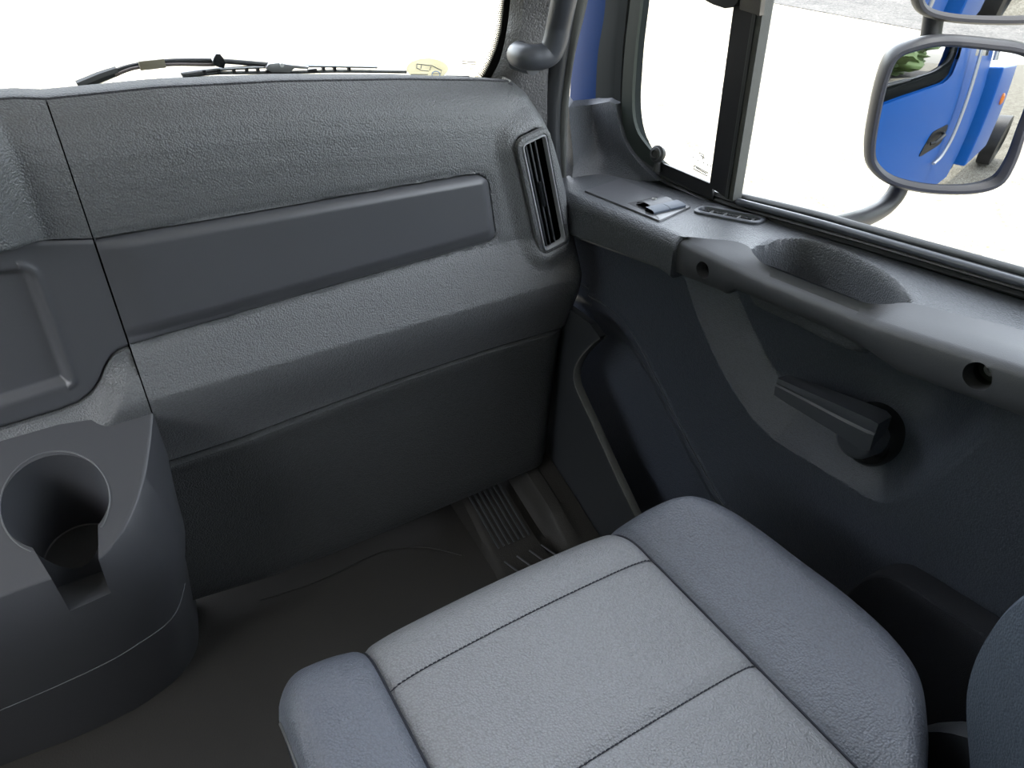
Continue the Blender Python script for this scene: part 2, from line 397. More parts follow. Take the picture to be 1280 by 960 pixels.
# smooth inset strip
def strip_fr(a, b, h): return (a, yprof(a, b)-h, b)
SP = []
for i in range(len(STRIP)):
    a, b = STRIP[i], STRIP[(i+1) % len(STRIP)]; n = max(1, int(np.linalg.norm(b-a)/.012))
    SP += [a+(b-a)*k/n for k in range(n)]
rows = []; N2 = 150; N1 = 60
for i in range(N1):
    s = i/(N1-1); row = []
    for j in range(N2):
        t = j/(N2-1)
        # right end follows the rounded corner of the outline
        zz = lerp(.7045, .8600, s)
        x1 = .5585+(.8445-lerp(.7235, .8445, s))*.12
        x = lerp(XC+.0012, x1-.002, t); zb = lerp(.7075, .7252, x/.573)+.0015; zt = lerp(.8588, .8432, x/.558)-.0015
        z = lerp(zb, zt, s)
        # round the two right corners
        rc = .026; cx = x1-rc
        if x > cx-.0 and (s < .25 or s > .75):
            lim = rc-math.sqrt(max(0, rc*rc-min(rc, (x-cx))**2))
            z = max(zb+lim, min(zt-lim, z))
        el = x-XC; er = x1-x; eb = z-zb; et = zt-z
        h = .0135*min(1, sstep(-.01, .050, el)*.75+.25, 1)*sstep(-.002, .030, eb)*sstep(-.008, .012, et)*sstep(-.004, .020, er)
        edge = min(er, eb, et)
        if edge < .003: h -= (.003-edge)*1.5
        row.append((x, yprof(x, z)-h+.002, z))
    rows.append(row)
back = [(p[0], p[1]+.008, p[2]) for p in rows[0]]; front = [(p[0], p[1]+.008, p[2]) for p in rows[-1]]
rows = [back]+rows+[front]
rows = [[(r[0][0], r[0][1]+.008, r[0][2])]+r+[(r[-1][0], r[-1][1]+.010, r[-1][2])] for r in rows]
loft('inset_strip', rows, M_smooth, dash, label='smooth satin dark strip')
# air vent
VX = np.array((VV[0], 0, VV[1])); VZ = np.array((VU[0], 0, VU[1])); VN = np.array((0, -1., 0))
vo = np.array((VC[0], .9815, VC[1])); vf = frame_of(vo, VX, VZ, VN)
vent = mob('air_vent', *merge([]), M_black, dash) if False else None
def rect(w, h, r, seg=6): return round_poly([(-w/2, -h/2), (w/2, -h/2), (w/2, h/2), (-w/2, h/2)], r, seg)
fr_rows = [[vf(p[0], p[1], hh) for p in rect(VW-d*2, VH-d*2, max(.017-d, .004))] for d, hh in ((0, -.004), (.0005, .0035), (.003, .005), (.0065, .005), (.0075, .003))]
bz = loft('vent_surround', fr_rows, M_dash, dash, closed=True)
fr_rows = [[vf(p[0], p[1], hh) for p in rect(VW-d*2, VH-d*2, max(.012-d*.5, .003))] for d, hh in ((.0078, -.006), (.0080, .0035), (.0092, .0062), (.0108, .0058), (.0115, .003), (.0118, -.004))]
vz = loft('vent_bezel', fr_rows, M_bezel, dash, closed=True, label='satin silver-grey vent bezel')
loft('vent_duct', [[vf(p[0], p[1], hh) for p in rect(VW-d*2, VH-d*2, .006)] for d, hh in ((.0110, -.003), (.0122, -.008), (.013, -.05))], M_gap, dash, closed=True)
mob('vent_recess', *box_vf(vo+np.array((0, .046, 0)), (VW-.02, VH-.02, .004), (VX, VZ, VN)), M_gap, dash, smooth=False)
for k, a in enumerate((-.0125, -.0045, .0045)):
    pth = [vf(a, b, -.006) for b in np.linspace(-.0865, .0865, 9)]
    V, F = box_vf(vf(a, 0, -.0055), (.0024, .181, .014), (VX*.98+VN*.20, VZ, VN*.98-VX*.20))
    s = mob('vent_slat', V, F, M_bar, vz); bevel(s, .0009, 2)
V, F = box_vf(vf(-.0045, 0.004, .0015), (.0045, .044, .008), (VX, VZ, VN)); bevel(mob('vent_tab', V, F, M_gloss, vz), .0015)

# centre part of the dash, left of the seam
def cbulge(x, z): return -.045*sstep(-.035, -.085, x)+.03*sstep(-.112, -.122, x)*sstep(.845, .87, z)*(1-sstep(.955, .985, z))
CZ = [(-.5, .895), (-.2, .883), (-.083, .8795), (.01, .8605)]
rows = []
for i in range(60):
    s = i/59; row = []
    for j in range(110):
        x = lerp(-.5, XC-.0008, j/109); z = lerp(interp(x, CZ)+.0012, ztop(x), s)
        row.append((x, yprof(x, z)+cbulge(x, z)*(1-.8*sstep(.99, 1.02, z))*sstep(.0, .16, s+.12), z))
    rows.append(row)
loft('centre_cowl', [[(p[0], p[1]+.01, p[2]) for p in rows[0]]]+rows+[[(p[0], p[1]+.004, p[2]-.006) for p in rows[-1]]], M_dash, dash)
CB = [(-.5, .625), (-.163, .640), (-.095, .6415), (-.069, .6455), (-.050, .656), (-.036, .671), (-.026, .687), (-.014, .7005), (-.004, .7055), (.01, .7068)]
POC = round_poly([(-.40, .655), (-.0690, .6765), (-.0665, .69), (-.0620, .8440), (-.40, .880)], [.01, .012, .01, .02, .01], 6)
rows = []
for i in range(110):
    s = i/109; row = []
    for j in range(200):
        x = lerp(-.5, XC-.0010, (j/199)**.6); zb = interp(x, CB)+.0012; zt = interp(x, CZ)-.0015; z = lerp(zb, zt, s)
        y = .9975+.0
        e = min(z-zb, zt-z)
        if e < .004: y += (.004-e)*.8
        sdf = poly_sdf(x, z, POC)
        y += .010*(1-sstep(-.012, -.001, sdf)); y -= .003*math.exp(-((sdf-.003)/.004)**2)*(1 if x > -.075 else .2)
        row.append((x, y, z))
    rows.append(row)
loft('centre_panel', [[(p[0], p[1]+.01, p[2]) for p in rows[0]]]+rows+[[(p[0], p[1]+.01, p[2]) for p in rows[-1]]], M_smooth, dash, label='smooth panel with a shallow rounded recess')
rows = []
for i in range(30):
    s = i/29; row = []
    for j in range(100):
        x = lerp(-.5, XC-.001, (j/99)**.6); z = lerp(.5, interp(x, CB)-.0012, s)
        zb = interp(x, CB); row.append((x, lerp(.9955, yprof(x, z), sstep(0, .045, zb-z)), z))
    rows.append(row)
loft('centre_lower_panel', rows+[[(p[0], p[1]+.01, p[2]) for p in rows[-1]]], M_dash, dash)
# dark body behind the panels so that every joint is a shadowed gap
mob('dash_core', *box_vf((.065, 1.085, .70), (1.13, .06, .38)), M_gap, dash, smooth=False)

# ------------------------------------------------------------------ console with cup holder
con = empty('centre_console', (-.2, .9, FLOOR), 'grey floor console with a round cup holder at the left edge', 'console')
KS = .6; KP = np.array((.006, .97, .621)); kn = np.array((0, -KS, 1.)); kd = kn@KP
def K(u, v): return hitp(u, v, kn, kd)
top = [(-.5, .985, 0), (-.3, .985, 0), (-.1, .985, 0)]
top = [np.array((x, y, (kd+KS*y))) for x, y, _ in top]
T = top+[K(185, 514), K(181, 555), K(173, 600), K(158, 642), K(128, 690), K(70, 716), K(0, 742)]
e = T[-1]; T += [np.array((-.32, e[1]-.003, kd+KS*(e[1]-.003))), np.array((-.5, e[1]-.003, kd+KS*(e[1]-.003)))]
Tc = crom(T[3:], 60); Tt = [T[0], T[1], T[2]]+Tc
def at_z(P, z): return [np.array((p[0], p[1], z)) for p in crom(P, 60)]
r1 = [p+np.array(((.005 if p[0] > -.07 else .002), -.004, -.004)) for p in Tc]
mid = at_z([(.004, 1.0), (.003, .95), (-.004, .905), (-.022, .865), (-.055, .838), (-.11, .822), (-.2, .815), (-.33, .815), (-.5, .815)], .43)
mid1 = [lerp(a, b, .42)+np.array((.004, -.006, 0)) for a, b in zip(r1, mid)]
low = at_z([(-.012, 1.04), (-.018, .985), (-.030, .94), (-.055, .90), (-.10, .885), (-.16, .872), (-.23, .868), (-.35, .868), (-.5, .868)], .27)
low1 = at_z([(-.008, 1.03), (-.013, .975), (-.024, .93), (-.048, .886), (-.09, .863), (-.15, .852), (-.22, .846), (-.35, .845), (-.5, .845)], .33)
flo = at_z([(-.020, 1.10), (-.028, 1.05), (-.042, 1.0), (-.080, .958), (-.14, .936), (-.19, .930), (-.25, .930), (-.35, .938), (-.5, .938)], FLOOR+.001)
def ext(row, z=None):
    out = [np.array((-.5, 1.04, z if z is not None else row[0][2])), np.array((-.3, 1.04, z if z is not None else row[0][2])), np.array((-.1, 1.04, z if z is not None else row[0][2]))]
    return out+list(row)
R0 = Tt; R1 = [p+np.array((0, .004, -.004)) for p in Tt[:3]]+r1
rows = [R0, [lerp(a, b, .7)+np.array((0, 0, .0012)) for a, b in zip(R0, R1)], R1, ext(mid1, .50), ext(mid), ext(low1), ext(low), ext(flo)]
V, F = grid(rows, True); n = len(R0); F.append(tuple(range(n))[::-1]); F.append(tuple(range(len(V)-n, len(V))))
cb = mob('console_body', V, F, M_bar, con, angle=50)
CC = hitp(70, 627, kn, kd); CR = .0595
cn = np.array((0, -.22, 1.)); cn /= np.linalg.norm(cn)
rows = [disc(CC+cn*.05, cn, CR+.001, 64), disc(CC-cn*.004, cn, CR, 64), disc(CC-cn*.12, cn, CR-.011, 64), disc(CC-cn*.125, cn, CR-.018, 64)]
V, F = grid(rows, True); F.append(tuple(range(64))[::-1]); F.append(tuple(range(len(V)-64, len(V))))
cut(cb, V, F)
# thumb slot through the front wall of the cup holder
sf = K(105, 752); sd_ = np.array((sf[0]-CC[0], sf[1]-CC[1])); L = np.linalg.norm(sd_); sd_ /= L; sp = np.array((-sd_[1], sd_[0]))
def slot(w0, w1, w2, z, a0, a1):
    out = []
    for s_, w in ((a0, w0), (a1, w1)):
        for sg in (-1, 1): out.append(np.array((*(np.array(CC[:2])+sd_*s_+sp*sg*w/2), z)))
    return [out[0], out[1], out[3], out[2]]
ztop_s = CC[2]+.08; zbot_s = CC[2]-.105
V = slot(.072, .030, 0, zbot_s, .035, L+.002)+slot(.082, .040, 0, ztop_s, .035, L+.002)
cut(cb, V, [(0, 1, 2, 3), (4, 5, 6, 7), (0, 1, 5, 4), (1, 2, 6, 5), (2, 3, 7, 6), (3, 0, 4, 7)])
lathe('cup_liner', CC-cn*.1235, cn, [(CR-.0125, 0), (CR-.013, .003), (.02, .0035)], M_dark, con)
rim = disc(CC, cn, CR+.0006, 72)
rim = [np.array((p[0], p[1], kd+KS*p[1]+.0004)) for p in rim]
ang = [math.atan2((p[:2]-CC[:2])@sp, (p[:2]-CC[:2])@sd_) for p in rim]
keep = [p for p, a in sorted(zip(rim, ang), key=lambda q: q[1] % (2*PI)) if .66 < a % (2*PI) < 2*PI-.66]
tube('cup_rim', keep, .0013, M_soft, con, seg=6)
# lower service flap seam of the console, a thin proud bead and a groove
seam = [np.array(p) for p in crom([AX(226, 742, -.0), lerp(low1[14], low[14], .1), lerp(low1[22], low[22], .2), lerp(low1[30], low[30], .25), lerp(low1[42], low[42], .3), lerp(low1[59], low[59], .3)][1:], 40)]
tube('console_seam', [p+np.array((0.0005, -.0006, 0)) for p in seam], .0009, M_soft, con, seg=6)

# ------------------------------------------------------------------ passenger door
door = empty('door_1', (.8, .4, FLOOR), 'grey passenger door with ledge, grab bar and pull handle', kind='structure')
LD = .875
def LP(u, v, dz=0): return hitp(u, v, (0, .1, 1.), LD+dz)
def zl(y): return LD-.1*y
XB, XF = .710, .708          # bar face, front ledge face
SW = [LP(730, 240), LP(775, 225), LP(864, 260), LP(824, 278)]
VE0, VE1 = LP(878, 264), LP(946, 277)
PK = crom([LP(*p) for p in [(941, 313), (965, 301), (1005, 298), (1050, 310), (1090, 330), (1120, 352), (1132, 374), (1118, 386), (1090, 386), (1050, 374), (1000, 352), (960, 336), (944, 326)]], 60, True)
PK2 = [(p[0], p[1]) for p in PK]
vec = VE1-VE0; vl = np.linalg.norm(vec[:2]); vd = vec[:2]/vl; vp = np.array((-vd[1], vd[0])); vc = (VE0+VE1)[:2]/2
def ledge_dz(x, y):
    dz = 0
    if .3 < y < .72:
        s = poly_sdf(x, y, PK2)
        dz -= .060*(1-sstep(-.010, .004, s))+.002*(1-sstep(.0, .02, s))
    q = np.array((x, y))-vc
    s = rbox_sdf(q@vd, q@vp, vl+.006, .020, .0099)
    if s < -.002: dz -= .035*sstep(-.002, -.005, s)
    return dz
OL = [(846, 304), (862, 299.5), (885, 298.5), (915, 301), (934, 307), (944, 320), (958, 331), (1000, 348), (1060, 371), (1085, 379), (1110, 380), (1140, 379), (1200, 394), (1280, 413), (1500, 480)]
OP = [np.array((.7175, .738, LD-.0738-.004)), np.array((.722, .728, LD-.0728+.001))]+[LP(u, v, .003) for u, v in OL[2:]]
OC = crom(OP, 150)
OXY = sorted([(p[1], max(p[0], .716)) for p in OC])
rows = []
ys = [lerp(1.10, -.15, i/330) for i in range(331)]
for y in ys:
    xi = XF if y > .742 else interp(y, OXY)-.011
    xo = interp(y, [(.3, .868), (.75, .862), (.97, .864), (1.1, .875)])
    row = []
    for j in range(72):
        x = lerp(xi+.012, xo, j/71); row.append((x, y, zl(y)+ledge_dz(x, y)-(.004*(1-sstep(0, .02, x-xi)) if y > .742 else .0)))
    if y > .735:
        z0 = zl(y)-.004; zb_ = interp(y, [(.735, .737), (.765, .7405), (.984, .706), (1.1, .69)])
        e = [(XF+.006, y, z0-.001), (XF+.001, y, z0-.006), (XF-.001, y, z0-.014), (XF+.0, y, zb_+.006), (XF+.006, y, zb_), (XF+.09, y, zb_)][::-1]
    else:
        z0 = zl(y)-.03; e = [(xi+.012, y, z0-.001*k) for k in range(6)][::-1]
    rows.append(e+row)
loft('door_ledge', rows, M_ledge, door, label='grained window ledge with an open tray')
# front fin of the ledge climbing the window corner
fin_rows = []
L0 = [AY(711, 134, 1.10), AY(713, 160, 1.10), AY(716, 190, 1.095), AY(716, 215, 1.09), AY(712, 236, 1.07)]
M0 = [AX(738, 131, .845), AX(741, 160, .845), AX(746, 186, .842), AX(752, 208, .835), AX(752, 232, .82)]
N0 = [AX(762, 127, .853), AX(764, 150, .853), AX(770, 180, .853), AX(784, 203, .853), AX(806, 226, .853)]
O0 = [AX(770, 130, .853), AX(773, 152, .853), AX(781, 178, .853), AX(798, 203, .853), AX(822, 226, .853)]
A_, B_, C_, D_ = [crom(q, 24) for q in (L0, M0, N0, O0)]
rows = []
for a, b, c, d in zip(A_, B_, C_, D_):
    r = crom([a, b, c], 16); rows.append([a+np.array((0.02, .05, 0))]+r+[lerp(c, d, .5)+np.array((-.001, 0, 0)), d, d+np.array((.03, 0, 0))])
tp = [p+np.array((0.004, .004, .0005)) for p in rows[0]]; tp2 = [p+np.array((.03, .03, .0)) for p in rows[0]]
loft('ledge_fin', [tp2, tp]+rows, M_ledge, door)
# switch panel
swc = sum(SW)/4; sx = (SW[3]-SW[0]+SW[2]-SW[1]); sx /= np.linalg.norm(sx); sn = np.array((0, .1, 1.)); sn /= np.linalg.norm(sn)
sn = sn/np.linalg.norm(sn); sx = sx-sn*(sx@sn); sx /= np.linalg.norm(sx); sy = np.cross(sn, sx)
sf_ = frame_of(swc, sx, sy, sn)
loc2 = [((p-swc)@sx, (p-swc)@sy) for p in SW]
if sum(loc2[i-1][0]*loc2[i][1]-loc2[i][0]*loc2[i-1][1] for i in range(4)) < 0: loc2 = loc2[::-1]
OUT = round_poly(loc2, .004, 4)
swp = pad('switch_panel', OUT, [(0, -.003), (0, .0015), (.001, .0028), (.004, .003)], sf_, M_smooth, door)
l0, l1 = min(p[0] for p in loc2), max(p[0] for p in loc2); w0, w1 = min(p[1] for p in loc2), max(p[1] for p in loc2)
lx = lambda t: lerp(l0, l1, t); wy = lambda t: lerp(w0, w1, t)
pad('switch_recess', round_poly([(lx(.56), wy(.16)), (lx(.90), wy(.16)), (lx(.90), wy(.84)), (lx(.56), wy(.84))], .004), [(0, .0026), (.001, .0033), (.002, .0033)], sf_, M_black, swp)
rk = [[sf_(lx(.62), wy(b), .0038), sf_(lx(.64), wy(b), .008), sf_(lx(.70), wy(b), .0115), sf_(lx(.76), wy(b), .011), sf_(lx(.80), wy(b), .0085), sf_(lx(.80), wy(b), .003)] for b in (.26, .3, .7, .76)]
loft('window_switch', rk, M_bar, swp, label='raised grey rocker switch')
rk = [[sf_(lx(.78), wy(b), .003), sf_(lx(.785), wy(b), .0095), sf_(lx(.86), wy(b), .0085), sf_(lx(.88), wy(b), .006), sf_(lx(.88), wy(b), .003)] for b in (.16, .17, .49, .5)]
loft('switch_key', rk, mat('blue_grey_key', (.035, .048, .07), .5), swp, label='blue-grey switch key')
rk = [[sf_(lx(.78), wy(b), .003), sf_(lx(.785), wy(b), .0095), sf_(lx(.86), wy(b), .0085), sf_(lx(.88), wy(b), .006), sf_(lx(.88), wy(b), .003)] for b in (.51, .52, .83, .84)]
loft('switch_key', rk, bpy.data.materials['blue_grey_key'], swp, label='blue-grey switch key')
tr = disc(sf_(lx(.70), wy(.5), .0122), sn, .0035, 20); tube('switch_icon', tr+[tr[0]], .0005, mat('switch_icon_print', (.35, .36, .33), .5), swp, seg=5)
# small demister vent
dv = frame_of((vc[0], vc[1], zl(vc[1])+.0015), (vd[0], vd[1], -.1*vd[1]), (vp[0], vp[1], -.1*vp[1]), (0, .1, .99))
def oval(w, h, seg=10): return round_poly([(-w/2, -h/2), (w/2, -h/2), (w/2, h/2), (-w/2, h/2)], min(w, h)*.49, seg)
dm = loft('demister_frame', [[dv(p[0], p[1], hh) for p in oval(vl+.022-2*d, .036-2*d)] for d, hh in ((0, -.002), (.0005, .002), (.003, .0035), (.006, .003), (.0075, -.001), (.008, -.018))], M_handle, door, closed=True)
for k in range(4):
    a = lerp(-vl*.36, vl*.40, k/3)
    V, F = box_vf(dv(a, 0, -.006), (.0022, .021, .010), (np.array((vd[0], vd[1], 0)), np.array((vp[0], vp[1], 0)), np.array((0, 0, 1.)))); mob('demister_fin', V, F, M_rim, dm)
mob('demister_shade', *box_vf(dv(0, 0, -.024), (vl*.9, .016, .003), (np.array((vd[0], vd[1], 0)), np.array((vp[0], vp[1], 0)), np.array((0, 0, 1.)))), M_gap, dm, smooth=False)  # black plate in the hole, its colour stands for the shade there
# grab bar
ZBN = [(.0, .880), (.263, .848), (.422, .820), (.597, .803), (.70, .797), (.745, .793)]
ZUN = [(0, .838), (.246, .805), (.375, .782), (.42, .787), (.47, .787), (.62, .771), (.632, .7585), (.65, .7575), (.69, .752), (.77, .740)]
OL = [(846, 304), (862, 299.5), (885, 298.5), (915, 301), (934, 307), (944, 320), (958, 331), (1000, 348), (1060, 371), (1085, 379), (1110, 380), (1140, 379), (1200, 394), (1280, 413), (1500, 480)]
OP = [np.array((.7175, .738, LD-.0738-.004)), np.array((.722, .728, LD-.0728+.001))]+[LP(u, v, .003) for u, v in OL[2:]]
OC = crom(OP, 150)
rows = []; nO = len(OC)
for i, p in enumerate(OC):
    y = p[1]; zb_ = interp(y, ZBN); zu = interp(y, ZUN); xo = max(p[0], XB+.006)
    k = sstep(0, .03, OC[0][1]-y); ins = .004*(1-k)
    o = np.array((xo, y, p[2])); bd = (XB+ins, y, zb_)
    r = [(xo+.004, y, zu+.012), (xo+.003, y, p[2]-.012), (xo+.001, y, p[2]-.002), tuple(o), tuple(lerp(o, np.array((XB+.012+ins*.3, y, zb_+.006)), .55)), (XB+.010+ins, y, zb_+.0045), (XB+.004+ins, y, zb_+.001), (XB+.001+ins, y, zb_-.005),
         (XB+ins, y, lerp(zb_, zu, .5)), (XB+.002+ins, y, zu+.006), (XB+.005+ins, y, zu+.0015), (XB+.012, y, zu), (xo+.003, y, zu+.002)]
    rows.append(r)
bar = loft('grab_bar', rows, M_bar, door, closed=True, caps=True, angle=50)
for (u, v, r) in ((878, 338, .0125), (1221, 471, .0150)):
    c = AX(u, v, XB); rows = [disc(c+np.array((-.02, 0, 0)), (1, 0, 0), r, 40), disc(c+np.array((.03, 0, 0)), (1, 0, 0), r*.93, 40)]
    V, F = grid(rows, True); F += [tuple(range(40))[::-1], tuple(range(40, 80))]
    cut(bar, V, F)
    loft('screw_well', [disc(c+np.array((h, 0, 0)), (1, 0, 0), rr, 40) for rr, h in ((r*.995, .003), (r*.92, .026), (.001, .027))], M_black, bar, closed=True)
    lathe('screw_head', c+np.array((.026, 0, 0)), (-1, 0, 0), [(.007, 0), (.007, .003), (.0055, .005), (.003, .005), (.0028, .002)], M_metal if u > 1000 else M_dark, bar, seg=20)
# main panel with the scooped recess round the handle
REC = [AX(u, v, .785)[1:] for u, v in [(846, 325), (858, 352), (872, 395), (890, 438), (915, 485), (940, 522), (968, 550), (1000, 570), (1050, 600), (1092, 627), (1112, 630), (1135, 625), (1165, 605), (1205, 570), (1240, 540), (1275, 505), (1330, 470), (1290, 440), (1100, 380), (950, 320)]]
REC = [(p[0], p[1]) for p in REC]
POKC = [AX(u, v, .785)[1:] for u, v in [(700, 352), (720, 362), (745, 374), (768, 390), (790, 415), (812, 455), (838, 508), (865, 560), (890, 605), (912, 645), (960, 740), (1010, 850)]]
pk_line = sorted([(p[0], p[1]) for p in crom(POKC, 60)])
def door_x(y, z):
    x = .785
    s = poly_sdf(y, z, REC)
    if s < 0:
        d = -s
        left = sstep(.32, .52, y)                 # crisp straight facet on the front side, soft on the other
        x += lerp(.042*sstep(0, .085, d), .042*min(1, d/.055)**.8, left)
        x += .012*math.exp(-((y-.40)/.07)**2-((z-.70)/.05)**2)
    zc = interp(y, pk_line) if y < 1.03 else .57
    q = (zc-z)
    if q > 0 and y > .2: x += .010*sstep(0, .012, q)+.022*sstep(.03, .085, q)
    elif q > -.006: x -= .0015
    return x
rows = []
for i in range(330):
    s = i/329; rows.append([(door_x(y, lerp(.11, zl(y)-.035, s)), y, lerp(.11, zl(y)-.035, s)) for y in [lerp(1.12, -.15, j/440) for j in range(441)]])
loft('door_panel', rows, M_door, door, label='grained door panel with a scooped recess')
tube('panel_bead', [(.7835, p[0], p[1]) for p in pk_line if .5 < p[0] < .97], .0011, M_handle, door, seg=6)
# pull handle: rotor, hub, lever
HB = AX(1072, 547, .775)
HR = AX(1077, 549, .795)
rot = lathe('handle_rotor', (.835, HR[1], HR[2]), (-1, 0, 0), [(.041, 0), (.041, .030), (.0395, .036), (.035, .040), (.030, .041), (.0, .041)], M_gloss, door, seg=48)
def H(u, v, x): return AX(u, v, x)
P_tip, P_end = H(973, 480, .752), H(1080, 536, .765)
d_ = P_end-P_tip; Ld = np.linalg.norm(d_); d_ /= Ld; hx = np.array((-1., 0, 0)); hx -= d_*(hx@d_); hx /= np.linalg.norm(hx); hz = np.cross(d_, hx); hz = hz if hz[2] > 0 else -hz
rows = []
for s, dn, tk, hu, hd in ((-.004, .003, .012, .008, .013), (0, .0, .016, .0105, .0165), (.15, .0, .019, .012, .0195), (.5, .0, .025, .015, .0225), (.85, .0, .030, .018, .026), (1.05, .001, .032, .019, .030), (1.12, .004, .030, .016, .026)):
    c = P_tip+d_*Ld*s
    rows.append([c+hx*a+hz*b for a, b in ((-dn-tk*.2+.004, hu), (-dn-.000+.004, hu), (.0055-dn, hu*.45), (.0045-dn, hu*.18), (.0068-dn, -.000), (.006-dn, -hd*.9), (.002-dn, -hd), (-tk, -hd*.92), (-tk, hu*.9))])
lev = loft('handle_lever', rows, M_handle, rot, closed=True, caps=True, angle=25)
rows = [disc((x_, HB[1], HB[2]-.002), (1, 0, 0), r_, 36) for x_, r_ in ((.763, .019), (.765, .0235), (.770, .026), (.790, .028), (.800, .029))]
loft('handle_hub', rows, M_handle, rot, closed=True, caps=True)
# map pocket: a thick moulded wall, its edge coloured paler for the light it catches
LIP = [AX(u, v, .718) for u, v in [(752, 421), (740, 431), (727, 446), (720, 462), (720, 477), (726, 494), (745, 535), (770, 590), (795, 643), (830, 720), (860, 790)]]
LIPc = crom(LIP, 60)
inner = [p for p in LIPc]
def pk_loop(x0):
    o = [np.array((x0, p[1], p[2])) for p in LIPc]
    return o+[np.array((x0, o[-1][1], FLOOR)), np.array((x0, 1.10, FLOOR)), np.array((x0, 1.10, o[0][2]+.01)), np.array((x0, o[0][1]+.03, o[0][2]+.012))]
n = len(LIPc)
V = pk_loop(.714)+pk_loop(.727); m = len(V)//2
F = [tuple(range(m)), tuple(range(m, 2*m))[::-1]]+[(i, (i+1) % m, m+(i+1) % m, m+i) for i in range(m)]
pw = mob('pocket_wall', V, F, M_dark, door, smooth=False, label='dark inner wall of the map pocket')
rows = []
for i, p in enumerate(LIPc):
    t = LIPc[min(i+1, n-1)]-LIPc[max(i-1, 0)]; t /= np.linalg.norm(t); w = np.cross(t, (1, 0, 0)); w = w if (w[1] < 0 or w[2] > 0) else -w
    w = np.array((0, -abs(t[2]), -t[1]*np.sign(t[2]) if t[2] else 1)) if False else w
    rows.append([np.array((.7125, p[1], p[2]))+w*.0, np.array((.7130, p[1], p[2]))+w*.0025, np.array((.7165, p[1], p[2]))+w*.0036, np.array((.7245, p[1], p[2]))+w*.0036, np.array((.7285, p[1], p[2]))+w*.0025, np.array((.729, p[1], p[2]))-w*.002])
loft('pocket_lip', rows, M_seal, pw, label='grained edge coloured paler to look lit')

# window frame, glass, divider
WX = .866
OPN = [AX(u, v, WX)[1:] for u, v in [(803, -160), (801, -60), (797, 0), (790, 60), (786, 130), (790, 165), (803, 192), (830, 213), (905, 245), (1080, 292), (1280, 349)]]
OPN = [(p[0], p[1]) for p in OPN]
ymin = -.13; last = OPN[-1]; sl = (OPN[-1][1]-OPN[-3][1])/(OPN[-1][0]-OPN[-3][0])
full = OPN+[(0.0, last[1]+sl*(0.0-last[0])), (-.13, last[1]+sl*(-.13-last[0])+.02), (-.17, .98), (-.17, 1.50), (-.10, 1.62), (.2, 1.66), (.55, 1.66), (.8, 1.55)]
def resample(P, step):
    out = []
    for i in range(len(P)):
        a, b = np.array(P[i], float), np.array(P[(i+1) % len(P)], float); k = max(1, int(np.linalg.norm(b-a)/step))
        out += [a+(b-a)*j/k for j in range(k)]
    return out
FULL = resample(round_poly(full, .02, 4), .03)
def wf(a, b, h): return np.array((WX-h, a, b))
def ring(name, segs, m, parent, P=FULL, **k):
    return loft(name, [[wf(p[0], p[1], h) for p in offset(P, -d)] for d, h in segs], m, parent, closed=True, **k)
win = mob('window_frame', *merge([]), M_rubber, door) if False else None
wr = ring('window_seal', [(.0, -.012), (-.001, .000), (.004, .003), (.006, .0005), (.0075, .003), (.011, .0045), (.0135, .001), (.0145, .0025), (.017, .006), (.0195, .004), (.0205, -.01)], M_rubber, door)
ring('window_rebate', [(.006, -.004), (.006, .0005), (.020, -.0005), (.046, -.003), (.046, -.03), (.006, -.03), (.006, -.004)], M_matte, door)
gl = mob('window_pane', [wf(p[0], p[1], -.004) for p in FULL], [tuple(range(len(FULL)))], M_glass, door, smooth=False)
# divider bar: broad black band and a bronze-grey channel behind it
def wp(u, v, h=0): return AX(u, v, WX-h)
def strip(name, pts_l, pts_r, h0, h1, m, parent):
    V = []
    for (a, b) in zip(pts_l, pts_r):
        for p in (a, b):
            for h in (h0, h1): V.append(np.array((WX-h, p[1], p[2])))
    F = []
    n = len(pts_l)
    for i in range(n-1):
        k = 4*i; F += [(k, k+2, k+6, k+4), (k+1, k+5, k+7, k+3), (k, k+4, k+5, k+1), (k+2, k+3, k+7, k+6)]
    F += [(0, 1, 3, 2), (4*n-4, 4*n-2, 4*n-1, 4*n-3)]
    return mob(name, V, F, m, parent, smooth=False)
dl0, dl1 = wp(924, 0), wp(892, 232); dr0, dr1 = wp(951, 0), wp(913, 246); de0, de1 = wp(964, 0), wp(923, 249)
up = lambda a, b: a+(a-b)*2.15
strip('divider_band', [up(dl0, dl1), dl1], [up(dr0, dr1), dr1], .004, .009, M_black, door)
strip('divider_channel', [up(dr0, dr1), dr1], [up(de0, de1), de1], -.006, .012, M_seal, door)
strip('divider_channel', [up(wp(953, 0), wp(915, 246)), wp(915, 246)], [up(wp(957, 0), wp(918, 247)), wp(918, 247)], .0118, .014, M_rubber, door)
# black band printed along the foot and front of the sliding pane
strip('pane_band', [wp(828, 203, .003), wp(892, 230, .003)], [wp(826, 216, .003), wp(893, 250, .003)], .002, .006, M_black, door)
bc = crom([wp(u, v, 0) for u, v in [(797, -150), (797, -60), (791, 0), (784, 60), (780, 130), (785, 168), (800, 194), (828, 214)]], 30)
bi = crom([wp(u, v, 0) for u, v in [(811, -150), (810, -60), (804, 0), (797, 60), (793, 125), (797, 158), (810, 180), (832, 203)]], 30)
strip('pane_edge', bc, bi, -.001, .005, mat('green_grey_pane_edge', (.02, .026, .022), .6, .2), door)
